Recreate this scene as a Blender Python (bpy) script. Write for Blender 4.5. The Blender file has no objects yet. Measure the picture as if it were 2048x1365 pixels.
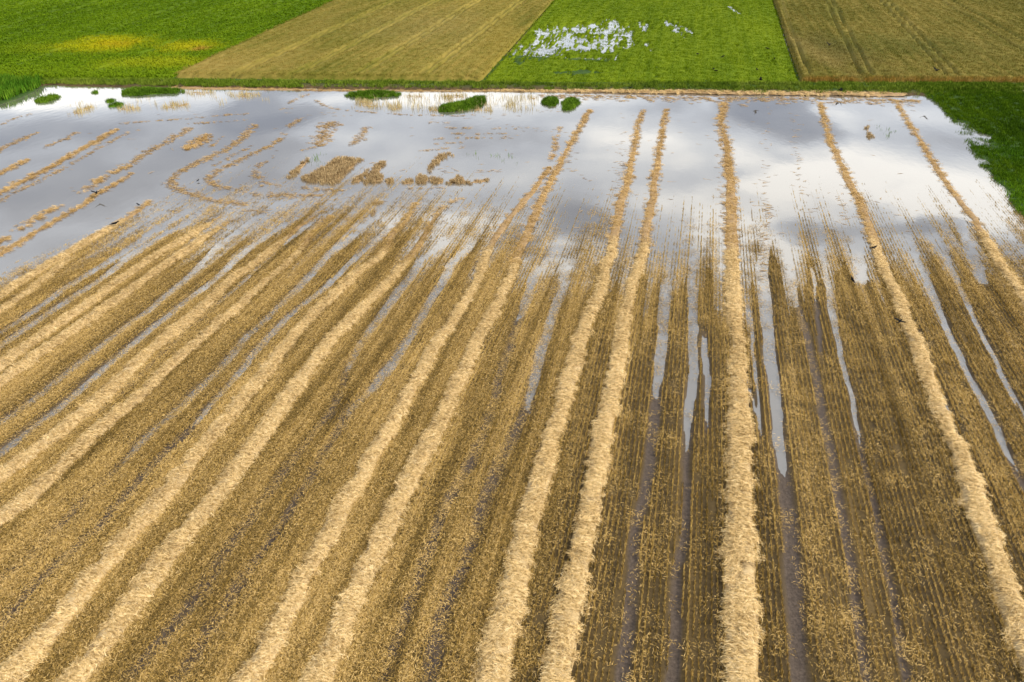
import bpy, math, random
import numpy as np
C = bpy.context.scene
rng = np.random.default_rng(11)
random.seed(4)

# ------------------------------------------------------------------ camera
H = 26.0; F = 1550.0; YH = -270.0
TH = math.atan((682.5 - YH) / F); CT, ST = math.cos(TH), math.sin(TH)
cam = bpy.data.cameras.new('camera'); cam.lens = 36.0 * F / 2048.0; cam.sensor_width = 36.0
cam.clip_start = 0.5; cam.clip_end = 12000
camo = bpy.data.objects.new('camera', cam); C.collection.objects.link(camo)
camo.location = (0, 0, H); camo.rotation_euler = (math.pi/2 - TH, 0, 0)
C.camera = camo
C.view_settings.view_transform = 'Standard'; C.view_settings.look = 'None'
C.view_settings.exposure = 0.0; C.view_settings.gamma = 1.0
C.cycles.max_bounces = 5; C.cycles.diffuse_bounces = 2; C.cycles.glossy_bounces = 3
C.cycles.transparent_max_bounces = 6

def g(px, py):                    # a point of the photograph on the level ground
    u = np.asarray(px, float) - 1024; v = np.asarray(py, float) - 682.5
    t = H / (F*ST + v*CT)
    return u*t, (F*CT - v*ST)*t
AZ = math.radians(12.58); CA, SA = math.cos(AZ), math.sin(AZ)
def to_pq(x, y): return x*CA - y*SA, x*SA + y*CA       # p across the rows, q along them
def to_xy(p, q): return p*CA + q*SA, -p*SA + q*CA
def line_pq(pts):
    a = np.array(pts, float); x, y = g(a[:, 0], a[:, 1]); return np.stack(to_pq(x, y), 1)

# ------------------------------------------------------------------ sky and sun
SUN_AZ, SUN_EL = math.radians(112), math.radians(40)     # azimuth clockwise from the view direction
w = bpy.data.worlds.new('World'); C.world = w; w.use_nodes = True
nt = w.node_tree; N = nt.nodes; L = nt.links; N.clear()
def nd(N_, t, **k):
    n = N_.new(t)
    for a, b in k.items(): setattr(n, a, b)
    return n
def mathn(N_, L_, op, a, b=None, c=None, clamp=False):
    n = N_.new('ShaderNodeMath'); n.operation = op; n.use_clamp = clamp
    for i, v in enumerate((a, b, c)):
        if v is None: continue
        if hasattr(v, 'links') or hasattr(v, 'is_linked'): L_.new(v, n.inputs[i])
        else: n.inputs[i].default_value = v
    return n.outputs[0]
out = nd(N, 'ShaderNodeOutputWorld'); bg = nd(N, 'ShaderNodeBackground')
sky = nd(N, 'ShaderNodeTexSky', sky_type='NISHITA'); sky.sun_disc = False
sky.sun_elevation = SUN_EL; sky.sun_rotation = SUN_AZ
tc = nd(N, 'ShaderNodeTexCoord'); sx = nd(N, 'ShaderNodeSeparateXYZ'); L.new(tc.outputs['Generated'], sx.inputs[0])
zc = mathn(N, L, 'MAXIMUM', sx.outputs[2], 0.05)
u_ = mathn(N, L, 'DIVIDE', sx.outputs[0], zc); v_ = mathn(N, L, 'DIVIDE', sx.outputs[1], zc)
cv = nd(N, 'ShaderNodeCombineXYZ'); L.new(u_, cv.inputs[0]); L.new(v_, cv.inputs[1])
# billowing edges: offset the cloud layer's coordinates by noise
wn = nd(N, 'ShaderNodeTexNoise'); wn.inputs['Scale'].default_value = 3.4; wn.inputs['Detail'].default_value = 7; wn.inputs['Roughness'].default_value = .6
L.new(cv.outputs[0], wn.inputs['Vector'])
ws = nd(N, 'ShaderNodeVectorMath', operation='SUBTRACT'); L.new(wn.outputs['Color'], ws.inputs[0]); ws.inputs[1].default_value = (.5, .5, .5)
wm = nd(N, 'ShaderNodeVectorMath', operation='SCALE'); L.new(ws.outputs[0], wm.inputs[0]); wm.inputs['Scale'].default_value = .30
wa = nd(N, 'ShaderNodeVectorMath', operation='ADD'); L.new(cv.outputs[0], wa.inputs[0]); L.new(wm.outputs[0], wa.inputs[1])
cn = nd(N, 'ShaderNodeTexNoise'); cn.inputs['Scale'].default_value = 1.7; cn.inputs['Detail'].default_value = 8; cn.inputs['Roughness'].default_value = .52
L.new(cv.outputs[0], cn.inputs['Vector'])
b = mathn(N, L, 'MULTIPLY_ADD', cn.outputs[0], 1.15, 0.05)
# clouds seen mirrored in the flood: (photo x, y, half width px, half height px, brightness change, edge softness)
BL = [(200, 330, 420, 130, -.17, 1.0), (530, 225, 110, 48, -.22, .4), (160, 195, 260, 24, .28, .8), (900, 200, 300, 16, .26, .8),
      (1000, 240, 330, 34, -.02, .8), (1560, 235, 95, 55, -.32, .45), (1530, 350, 60, 60, .20, .8), (1640, 355, 90, 34, .26, .55),
      (1810, 380, 230, 80, .20, .9), (1950, 430, 130, 50, .26, .7), (1050, 480, 50, 24, -.44, .6), (1170, 445, 60, 34, -.34, .7), (1130, 400, 90, 40, -.04, .8),
      (1100, 512, 70, 18, -.18, .7), (900, 470, 120, 50, .32, .8), (1000, 545, 160, 22, .2, .8), (1620, 465, 110, 18, -.26, .7), (1790, 455, 80, 16, -.20, .7),
      (1890, 452, 60, 20, -.34, .7), (1490, 500, 110, 60, .36, .8), (1150, 520, 60, 40, .25, .8), (1700, 545, 200, 40, .2, .8), (1350, 440, 110, 60, .10, .9), (1250, 330, 200, 60, .06, .9), (1500, 430, 90, 60, .12, .9), (430, 540, 260, 60, .14, .9), (1230, 560, 120, 40, .2, .8), (1690, 280, 60, 60, .05, .8), (1340, 300, 150, 110, .06, .9)]
for (bx, by, rw, rh, amt, soft) in BL:
    cx, cy = g(bx, by); x1, _ = g(bx + rw, by); _, y0 = g(bx, by - rh); _, y1 = g(bx, by + rh)
    rx = (x1 - cx)/H; ry = (y0 - y1)/2/H; cyy = (y0 + y1)/2/H
    s_ = nd(N, 'ShaderNodeVectorMath', operation='SUBTRACT'); L.new(wa.outputs[0], s_.inputs[0]); s_.inputs[1].default_value = (cx/H, cyy, 0)
    m_ = nd(N, 'ShaderNodeVectorMath', operation='MULTIPLY'); L.new(s_.outputs[0], m_.inputs[0]); m_.inputs[1].default_value = (1/rx, 1/ry, 0)
    l_ = nd(N, 'ShaderNodeVectorMath', operation='LENGTH'); L.new(m_.outputs[0], l_.inputs[0])
    r_ = nd(N, 'ShaderNodeMapRange', interpolation_type='SMOOTHSTEP'); L.new(l_.outputs['Value'], r_.inputs[0])
    r_.inputs[1].default_value = 1 - soft*.7; r_.inputs[2].default_value = 1 + soft*.6; r_.inputs[3].default_value = amt; r_.inputs[4].default_value = 0
    b = mathn(N, L, 'ADD', b, mathn(N, L, 'MULTIPLY', r_.outputs[0], 1.3))
cr = nd(N, 'ShaderNodeValToRGB'); L.new(b, cr.inputs[0]); e = cr.color_ramp.elements
e[0].position = 0.0; e[0].color = (.22, .27, .38, 1); e[1].position = .95; e[1].color = (1.75, 1.70, 1.60, 1)
for p_, c_ in ((.22, (.34, .39, .49)), (.40, (.47, .51, .59)), (.58, (.78, .84, .94)), (.74, (1.06, 1.10, 1.15))):
    q_ = e.new(p_); q_.color = c_ + (1,)
cs = nd(N, 'ShaderNodeVectorMath', operation='SCALE'); L.new(cr.outputs[0], cs.inputs[0]); cs.inputs['Scale'].default_value = 14.5
mx = nd(N, 'ShaderNodeMix', data_type='RGBA'); mx.inputs[0].default_value = .86
L.new(sky.outputs[0], mx.inputs[6]); L.new(cs.outputs[0], mx.inputs[7])
L.new(mx.outputs[2], bg.inputs[0]); bg.inputs[1].default_value = .076; L.new(bg.outputs[0], out.inputs[0])
sun = bpy.data.lights.new('sun', 'SUN'); sun.energy = 4.7; sun.angle = math.radians(.6); sun.color = (1, .94, .84)
so = bpy.data.objects.new('sun', sun); C.collection.objects.link(so)
so.rotation_euler = (math.pi/2 - SUN_EL, 0, -SUN_AZ + math.pi); so.location = (40, -20, 60)

# ------------------------------------------------------------------ helpers
def tag(o, label=None, cat=None, group=None, kind=None):
    if label: o['label'] = label
    if cat: o['category'] = cat
    if group: o['group'] = group
    if kind: o['kind'] = kind
    return o
def mesh(name, verts, faces, mat=None, parent=None, smooth=True, link=True):
    me = bpy.data.meshes.new(name)
    verts = np.asarray(verts, np.float32); faces = np.asarray(faces, np.int32)
    me.vertices.add(len(verts)); me.vertices.foreach_set('co', verts.ravel())
    k = faces.shape[1]
    me.loops.add(faces.size); me.loops.foreach_set('vertex_index', faces.ravel())
    me.polygons.add(len(faces)); me.polygons.foreach_set('loop_start', np.arange(len(faces), dtype=np.int32)*k)
    me.update(calc_edges=True)
    if smooth: me.polygons.foreach_set('use_smooth', np.ones(len(faces), bool))
    if mat: me.materials.append(mat)
    o = bpy.data.objects.new(name, me)
    if link: C.collection.objects.link(o)
    if parent: o.parent = parent
    return o
def grid_faces(nu, nv):           # vertex index = i*nv + j
    i, j = np.meshgrid(np.arange(nu-1), np.arange(nv-1), indexing='ij')
    a = (i*nv + j).ravel()
    return np.stack([a, a+nv, a+nv+1, a+1], 1)
def attr(o, name, vals):
    a = o.data.attributes.new(name, 'FLOAT', 'POINT'); a.data.foreach_set('value', np.asarray(vals, np.float32).ravel())
# value noise on numpy arrays
_tab = rng.random((256, 256))
def vnoise(x, y):
    xi = np.floor(x).astype(int); yi = np.floor(y).astype(int); fx = x - xi; fy = y - yi
    fx = fx*fx*(3-2*fx); fy = fy*fy*(3-2*fy)
    a = _tab[xi & 255, yi & 255]; b_ = _tab[(xi+1) & 255, yi & 255]; c = _tab[xi & 255, (yi+1) & 255]; d = _tab[(xi+1) & 255, (yi+1) & 255]
    return (a*(1-fx)+b_*fx)*(1-fy) + (c*(1-fx)+d*fx)*fy
def fbm(x, y, o=4):
    s = 0; a = .5; t = 0
    for k in range(o):
        s = s + a*vnoise(x*2**k + 17.3*k, y*2**k + 5.1*k); t += a; a *= .5
    return s/t
def sstep(a, b_, x):
    t = np.clip((x-a)/(b_-a), 0, 1); return t*t*(3-2*t)
def in_poly(x, y, poly):
    r = np.zeros(np.shape(x), bool); n = len(poly)
    for i in range(n):
        x1, y1 = poly[i]; x2, y2 = poly[(i+1) % n]
        if y1 == y2: continue
        c = ((y1 > y) != (y2 > y)) & (x < (x2-x1)*(y-y1)/(y2-y1) + x1)
        r ^= c
    return r
def seg_dist(x, y, pts):
    best = np.full(np.shape(x), 1e9)
    for (x1, y1), (x2, y2) in zip(pts[:-1], pts[1:]):
        dx, dy = x2-x1, y2-y1; t = np.clip(((x-x1)*dx + (y-y1)*dy)/(dx*dx+dy*dy+1e-9), 0, 1)
        best = np.minimum(best, np.hypot(x-x1-t*dx, y-y1-t*dy))
    return best
def gpoly(pts):
    a = np.array(pts, float); x, y = g(a[:, 0], a[:, 1]); return list(zip(x, y))

# ------------------------------------------------------------------ materials
def material(name):
    m = bpy.data.materials.new(name); m.use_nodes = True; t = m.node_tree; t.nodes.clear()
    o = t.nodes.new('ShaderNodeOutputMaterial'); p = t.nodes.new('ShaderNodeBsdfPrincipled'); t.links.new(p.outputs[0], o.inputs[0])
    return m, t.nodes, t.links, p
def rot_coords(N_, L_, sc=(1, 1, 1)):
    gm = N_.new('ShaderNodeNewGeometry'); mp = N_.new('ShaderNodeMapping'); mp.vector_type = 'POINT'
    r = N_.new('ShaderNodeVectorRotate'); r.rotation_type = 'Z_AXIS'; r.inputs['Angle'].default_value = AZ
    L_.new(gm.outputs['Position'], r.inputs['Vector']); L_.new(r.outputs[0], mp.inputs[0]); mp.inputs['Scale'].default_value = sc
    return mp.outputs[0], gm
def noise(N_, L_, vec, scale, det=3, rough=.55):
    n = N_.new('ShaderNodeTexNoise'); n.inputs['Scale'].default_value = scale; n.inputs['Detail'].default_value = det; n.inputs['Roughness'].default_value = rough
    L_.new(vec, n.inputs['Vector']); return n.outputs[0]
def ramp(N_, L_, fac, stops):
    r = N_.new('ShaderNodeValToRGB'); L_.new(fac, r.inputs[0]); e_ = r.color_ramp.elements
    e_[0].position, e_[0].color = stops[0][0], stops[0][1] + (1,)
    e_[1].position, e_[1].color = stops[-1][0], stops[-1][1] + (1,)
    for p_, c_ in stops[1:-1]: q = e_.new(p_); q.color = c_ + (1,)
    return r.outputs[0]
def mixc(N_, L_, fac, a, b_, mode='MIX'):
    m = N_.new('ShaderNodeMix'); m.data_type = 'RGBA'; m.blend_type = mode; m.clamp_factor = True
    if hasattr(fac, 'links'): L_.new(fac, m.inputs[0])
    else: m.inputs[0].default_value = fac
    for i, v in ((6, a), (7, b_)):
        if hasattr(v, 'links'): L_.new(v, m.inputs[i])
        else: m.inputs[i].default_value = tuple(v) + (1,)
    return m.outputs[2]
def bump(N_, L_, p, hgt, strength, dist):
    bn = N_.new('ShaderNodeBump'); bn.inputs['Strength'].default_value = strength; bn.inputs['Distance'].default_value = dist
    L_.new(hgt, bn.inputs['Height']); L_.new(bn.outputs[0], p.inputs['Normal'])

def straw_mat(name, dark, mid, light, streak=.5, fine=.0):
    """straw and stalks: each blade its own shade, broad bands along the rows"""
    m, N_, L_, p = material(name)
    v1, gm = rot_coords(N_, L_, (1.4, .045, 1)); v2, _ = rot_coords(N_, L_, (1, .5, 1))
    a = noise(N_, L_, v1, 1.0, 4, .68); b2 = noise(N_, L_, v2, .35, 3)
    s = mathn(N_, L_, 'MULTIPLY', a, streak); s = mathn(N_, L_, 'MULTIPLY_ADD', b2, .35, s)
    oi = N_.new('ShaderNodeObjectInfo')
    if fine:
        v3, _ = rot_coords(N_, L_, (5, 12, 8)); s = mathn(N_, L_, 'MULTIPLY_ADD', mathn(N_, L_, 'SUBTRACT', noise(N_, L_, v3, 1.0, 4, .65), .5), fine, s)
    s = mathn(N_, L_, 'MULTIPLY_ADD', gm.outputs['Random Per Island'], .42 if fine else 1.0, s); s = mathn(N_, L_, 'SUBTRACT', s, 0 if fine else .30); s = mathn(N_, L_, 'MULTIPLY_ADD', oi.outputs['Random'], .16, s)
    s = mathn(N_, L_, 'SUBTRACT', s, .045 + streak*.5)
    L_.new(ramp(N_, L_, s, [(.08, dark), (.42, mid), (.82, light)]), p.inputs['Base Color'])
    p.inputs['Roughness'].default_value = .65; p.inputs['Specular IOR Level'].default_value = .15
    return m
M = {}
M['stubble'] = straw_mat('stubble', (.11, .070, .012), (.48, .30, .065), (.82, .58, .20), 1.9)
M['litter'] = straw_mat('straw_litter', (.11, .068, .016), (.42, .26, .062), (.70, .47, .18), 1.8)
M['straw'] = straw_mat('dry_straw', (.22, .13, .040), (.72, .49, .20), (.94, .73, .40), .3, 1.8)
M['wet'] = straw_mat('wet_straw', (.11, .065, .03), (.33, .20, .085), (.56, .38, .16), .2)
M['gold'] = straw_mat('half_wet_straw', (.20, .11, .035), (.54, .34, .12), (.84, .60, .27), .2, 1.1)
M['wheat_stand'] = straw_mat('ripe_wheat', (.20, .13, .06), (.45, .31, .15), (.62, .46, .23), .1)
M['reed'] = straw_mat('pale_reed', (.22, .17, .06), (.45, .34, .15), (.58, .48, .24), .1)

def crop_mat(name, cols, big=.02, bigstops=None, across=1.2, patches=None):
    """growing crop: base ramp from fine noise, drill lines along the rows, broad patches; patches = [(x, y, rx, ry, colour, strength)]"""
    m, N_, L_, p = material(name)
    v1, gm = rot_coords(N_, L_, (across, .03, 1)); v2, _ = rot_coords(N_, L_, (1, .6, 1))
    f = mathn(N_, L_, 'MULTIPLY', noise(N_, L_, v1, 1.0, 3), .55)
    f = mathn(N_, L_, 'MULTIPLY_ADD', noise(N_, L_, v2, 1.6, 3), .5, f)
    f = mathn(N_, L_, 'MULTIPLY_ADD', noise(N_, L_, v2, big, 4), .8, f)
    f = mathn(N_, L_, 'MULTIPLY_ADD', gm.outputs['Random Per Island'], .25, f); f = mathn(N_, L_, 'SUBTRACT', f, .55)
    col = ramp(N_, L_, f, cols)
    for (px_, py_, rx, ry, c_, st) in (patches or []):
        x0, y0 = g(px_, py_); sN = N_.new('ShaderNodeVectorMath'); sN.operation = 'SUBTRACT'; L_.new(gm.outputs['Position'], sN.inputs[0]); sN.inputs[1].default_value = (x0, y0, 0)
        mN = N_.new('ShaderNodeVectorMath'); mN.operation = 'MULTIPLY'; L_.new(sN.outputs[0], mN.inputs[0]); mN.inputs[1].default_value = (1/rx, 1/ry, 0)
        lN = N_.new('ShaderNodeVectorMath'); lN.operation = 'LENGTH'; L_.new(mN.outputs[0], lN.inputs[0])
        k = mathn(N_, L_, 'MULTIPLY_ADD', noise(N_, L_, v2, .25, 5, .7), 1.6, lN.outputs['Value']); k = mathn(N_, L_, 'MULTIPLY_ADD', gm.outputs['Random Per Island'], .6, k)
        r_ = N_.new('ShaderNodeMapRange'); L_.new(k, r_.inputs[0]); r_.inputs[1].default_value = 1.3; r_.inputs[2].default_value = 2.2; r_.inputs[3].default_value = st; r_.inputs[4].default_value = 0
        col = mixc(N_, L_, r_.outputs[0], col, c_)
    tk = N_.new('ShaderNodeAttribute'); tk.attribute_name = 'track'; col = mixc(N_, L_, mathn(N_, L_, 'MULTIPLY', tk.outputs['Fac'], .75), col, (.030, .038, .007))  # dark soil in wheel tracks; rest of the mesh tinted with painted under-leaf shade
    L_.new(col, p.inputs['Base Color']); p.inputs['Roughness'].default_value = .85; p.inputs['Specular IOR Level'].default_value = .04
    return m
M['leafy'] = crop_mat('leafy_green_crop', [(.1, (.028, .060, .002)), (.45, (.080, .145, .003)), (.8, (.17, .25, .007))], .03,
    patches=[(120, 150, 45, 4.5, (.13, .20, .006), .7), (150, 100, 14, 6, (.17, .22, .006), .7), (215, 92, 8.5, 8.5, (.36, .34, .006), .85), (235, 93, 4, 3.6, (.42, .27, .012), .4), (375, 100, 6, 6, (.36, .33, .008), .9),
             (400, 104, 2, 2.5, (.38, .22, .04), .8), (330, 132, 12, 5, (.26, .28, .008), .8)])
M['wheat_a'] = crop_mat('ripening_wheat', [(.1, (.055, .072, .006)), (.42, (.165, .148, .022)), (.8, (.37, .27, .065))], .035,
    patches=[(430, 140, 14, 9, (.36, .25, .07), .55), (860, 60, 16, 26, (.30, .22, .075), .4), (1000, 95, 5, 40, (.30, .22, .04), .55), (600, 120, 12, 8, (.29, .21, .05), .4), (640, 60, 6, 40, (.28, .21, .05), .4)])
M['wheat_b'] = crop_mat('greenish_wheat', [(.1, (.042, .050, .006)), (.42, (.14, .122, .02)), (.8, (.31, .23, .058))], .035,
    patches=[(1660, 110, 8, 18, (.16, .115, .04), .5), (1590, 90, 2.2, 60, (.27, .20, .06), .7), (1820, 100, 20, 14, (.075, .09, .015), .5)])
M['wheat_edge'] = crop_mat('golden_wheat_edge', [(.1, (.22, .12, .02)), (.45, (.40, .24, .045)), (.8, (.55, .38, .12))], .03)
M['grass'] = crop_mat('bright_grass', [(.1, (.045, .080, .002)), (.45, (.105, .165, .003)), (.8, (.19, .25, .008))], .03)
M['grass_dark'] = crop_mat('deep_green_grass', [(.1, (.022, .052, .002)), (.45, (.060, .120, .003)), (.8, (.14, .215, .007))], .06,
    patches=[(2080, 430, 9, 12, (.12, .25, .01), .6), (2040, 310, 6, 5, (.06, .16, .008), .5)])
M['verge'] = crop_mat('verge_grass', [(.1, (.035, .07, .005)), (.45, (.11, .17, .012)), (.8, (.25, .29, .04))], .08)
M['clump'] = crop_mat('rush_green', [(.1, (.030, .065, .004)), (.45, (.075, .15, .009)), (.8, (.17, .27, .018))], .3)
M['corn'] = crop_mat('tall_green_crop', [(.1, (.02, .07, .004)), (.45, (.06, .15, .008)), (.8, (.17, .28, .02))], .3)

# soil, wet in the wheel ruts
m, N_, L_, p = material('field_soil')
v1, gm = rot_coords(N_, L_, (1.3, .05, 1)); v2, _ = rot_coords(N_, L_)
at = N_.new('ShaderNodeAttribute'); at.attribute_name = 'rut'; az_ = N_.new('ShaderNodeAttribute'); az_.attribute_name = 'grass'
f = mathn(N_, L_, 'MULTIPLY_ADD', noise(N_, L_, v1, 1.0, 3), .6, mathn(N_, L_, 'MULTIPLY', noise(N_, L_, v2, 6, 5, .7), .45))
soil = ramp(N_, L_, f, [(.3, (.030, .021, .010)), (.55, (.080, .052, .018)), (.78, (.17, .11, .04))])
mud = ramp(N_, L_, noise(N_, L_, v2, 9, 4, .7), [(.3, (.040, .028, .020)), (.7, (.11, .080, .058))])
col = mixc(N_, L_, at.outputs['Fac'], soil, mud)
col = mixc(N_, L_, az_.outputs['Fac'], col, ramp(N_, L_, noise(N_, L_, v2, 3, 4), [(.3, (.015, .04, .005)), (.7, (.05, .10, .01))]))
L_.new(col, p.inputs['Base Color'])
r_ = N_.new('ShaderNodeMapRange'); L_.new(at.outputs['Fac'], r_.inputs[0]); r_.inputs[3].default_value = .85; r_.inputs[4].default_value = .5
L_.new(r_.outputs[0], p.inputs['Roughness']); p.inputs['Specular IOR Level'].default_value = .22
bump(N_, L_, p, noise(N_, L_, v2, 14, 4, .7), .7, .04)
M['soil'] = m
m, N_, L_, p = material('base_soil'); v2, _ = rot_coords(N_, L_)
L_.new(ramp(N_, L_, noise(N_, L_, v2, .02, 6), [(.35, (.05, .09, .015)), (.5, (.13, .12, .03)), (.65, (.22, .16, .06))]), p.inputs['Base Color']); p.inputs['Roughness'].default_value = .9
M['base'] = m

# muddy flood water: mirror-like at this slant, turbid below
m = bpy.data.materials.new('flood_water'); m.use_nodes = True; t = m.node_tree; N_, L_ = t.nodes, t.links; N_.clear()
o_ = N_.new('ShaderNodeOutputMaterial'); gl = N_.new('ShaderNodeBsdfGlossy'); gl.inputs['Roughness'].default_value = .035; gl.inputs['Color'].default_value = (1, 1, 1, 1)
df = N_.new('ShaderNodeBsdfDiffuse'); tr = N_.new('ShaderNodeBsdfTransparent'); tr.inputs[0].default_value = (.62, .54, .44, 1)
v2, _ = rot_coords(N_, L_); L_.new(ramp(N_, L_, noise(N_, L_, v2, .09, 4), [(.3, (.20, .18, .155)), (.7, (.26, .24, .21))]), df.inputs[0])
m1 = N_.new('ShaderNodeMixShader'); m1.inputs[0].default_value = .30; L_.new(df.outputs[0], m1.inputs[1]); L_.new(tr.outputs[0], m1.inputs[2])
fr = N_.new('ShaderNodeFresnel'); fr.inputs['IOR'].default_value = 1.72; frm = mathn(N_, L_, 'MULTIPLY', fr.outputs[0], 1.9, clamp=True)
bn = N_.new('ShaderNodeBump'); bn.inputs['Strength'].default_value = .04; bn.inputs['Distance'].default_value = .05
v3, _ = rot_coords(N_, L_, (1, .5, 1)); L_.new(noise(N_, L_, v3, 1.3, 3), bn.inputs['Height']); L_.new(bn.outputs[0], gl.inputs['Normal'])
m2 = N_.new('ShaderNodeMixShader'); L_.new(frm, m2.inputs[0]); L_.new(m1.outputs[0], m2.inputs[1]); L_.new(gl.outputs[0], m2.inputs[2]); L_.new(m2.outputs[0], o_.inputs[0])
M['water'] = m
m, N_, L_, p = material('crow_black'); p.inputs['Base Color'].default_value = (.006, .006, .007, 1); p.inputs['Roughness'].default_value = .8; p.inputs['Specular IOR Level'].default_value = .1; M['crow'] = m
m, N_, L_, p = material('crow_beak'); p.inputs['Base Color'].default_value = (.03, .028, .026, 1); p.inputs['Roughness'].default_value = .4; M['beak'] = m

# ------------------------------------------------------------------ plan of the field, read off in the photograph
SHORE = line_pq([(-500, 830), (-200, 680), (0, 585), (130, 540), (250, 505), (330, 500), (440, 505), (600, 505), (720, 500), (830, 515), (905, 535), (1000, 545), (1080, 570),
                 (1200, 555), (1300, 590), (1400, 600), (1500, 585), (1600, 560), (1720, 555), (1850, 560), (1950, 565), (2048, 520), (2300, 470), (2800, 440)])
SHORE = SHORE[np.argsort(SHORE[:, 0])]
RUTS = [  # polyline, width m, photo y where standing water ends
 ([(1534, 470), (1524, 550), (1534, 625), (1544, 725), (1554, 825), (1571, 1000), (1579, 1033), (1599, 1365)], .82, 872),
 ([(1386, 520), (1384, 550), (1389, 700), (1384, 790), (1374, 850), (1369, 1082), (1356, 1133), (1344, 1365)], .52, 830),
 ([(1330, 590), (1324, 700), (1311, 825), (1289, 1000), (1274, 1058), (1244, 1365)], .65, 740),
 ([(1135, 540), (1118, 600), (1099, 650), (1054, 825), (1000, 933), (945, 1083), (885, 1233), (860, 1365)], .7, 760),
 ([(1120, 480), (1064, 565), (1024, 680), (965, 883), (920, 963), (870, 1073), (820, 1208), (770, 1365)], .6, 600),
 ([(880, 495), (850, 515), (775, 615), (705, 720), (665, 825), (645, 848), (545, 983), (480, 1063), (410, 1183), (280, 1348)], .7, 700),
 ([(930, 505), (910, 520), (850, 625), (800, 710), (750, 775), (700, 823), (625, 963), (540, 1083), (450, 1223), (370, 1348)], .75, 770),
 ([(740, 440), (715, 465), (650, 520), (600, 575), (500, 670), (440, 740), (360, 815), (300, 868), (240, 938), (165, 1008), (75, 1103), (0, 1168)], .62, 860),
 ([(780, 455), (715, 515), (650, 575), (575, 635), (500, 720), (450, 780), (425, 808), (360, 883), (300, 943), (200, 1053), (100, 1148), (0, 1258)], .6, 800),
 ([(540, 420), (510, 435), (430, 500), (370, 560), (300, 620), (200, 695), (100, 775), (0, 850)], .6, 900),
 ([(590, 440), (560, 455), (490, 505), (430, 560), (340, 630), (240, 710), (150, 790), (65, 860), (0, 910)], .62, 960),
 ([(345, 440), (320, 455), (225, 520), (150, 565), (75, 620), (0, 670)], .7, 640),
 ([(380, 440), (360, 455), (280, 500), (215, 550), (150, 595), (65, 650), (0, 695)], .7, 720),
 ([(600, 465), (565, 490), (475, 575), (415, 625), (350, 685), (275, 760), (200, 825)], .34, 640),
 ([(690, 470), (620, 545), (560, 610), (520, 650)], .34, 600),
 ([(1644, 470), (1644, 500), (1659, 600), (1674, 675), (1694, 760), (1709, 830), (1724, 908), (1744, 1008), (1769, 1133), (1794, 1258), (1814, 1365)], .38, 825),
 ([(1574, 500), (1580, 560), (1624, 710), (1639, 800), (1654, 875), (1664, 923), (1684, 1043), (1709, 1183), (1734, 1365)], .5, 580),
 ([(1800, 440), (1824, 490), (1869, 600), (1904, 680), (1939, 750), (1969, 815), (1994, 860), (2024, 930), (2060, 1000), (2160, 1240)], .48, 870),
 ([(1880, 480), (1914, 565), (1939, 620), (1974, 690), (2004, 750), (2045, 830), (2150, 1040)], .38, 780),
 ([(1714, 480), (1722, 560)], .9, 575), ([(1872, 790), (1884, 812), (1903, 858)], .62, 870), ([(1915, 430), (1965, 560)], .8, 572),
 ([(1475, 700), (1520, 860)], .2, 840), ([(1500, 640), (1512, 760), (1520, 860)], .22, 845), ([(1630, 560), (1640, 700)], .3, 565),
 ([(1410, 700), (1415, 850)], .4, 800),
]
RUTPQ = []
for pts, wd, yend in RUTS:
    a = line_pq(pts); a = a[np.argsort(a[:, 1])]
    xs = np.interp(yend, [k[1] for k in pts], [k[0] for k in pts]); qe = line_pq([(xs, yend)])[0, 1]
    RUTPQ.append((a, wd, qe))
FAR = gpoly([(-900, 176), (80, 174), (400, 179), (700, 182), (1000, 184), (1300, 190), (1600, 194), (1850, 195.5)])   # far water's edge
RIGHT = gpoly([(1850, 190), (1880, 213), (1905, 245), (1935, 290), (1975, 345), (2010, 390), (2048, 437), (2120, 530), (2260, 730)])
LEFT = gpoly([(-300, 300), (0, 212), (45, 196), (80, 180), (82, 150)])
FARX = np.array([a[0] for a in FAR]); FARY = np.array([a[1] for a in FAR])
RY = np.array([a[1] for a in RIGHT])[::-1]; RX = np.array([a[0] for a in RIGHT])[::-1]
LY = np.array([a[1] for a in LEFT]); LX = np.array([a[0] for a in LEFT])
POOLS = [(1935, 262, 1.6, 5.5), (1950, 280, 1.3, 4), (1968, 325, .6, 1.6), (1995, 372, .7, 2.2)]     # water standing in the right-hand grass
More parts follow.
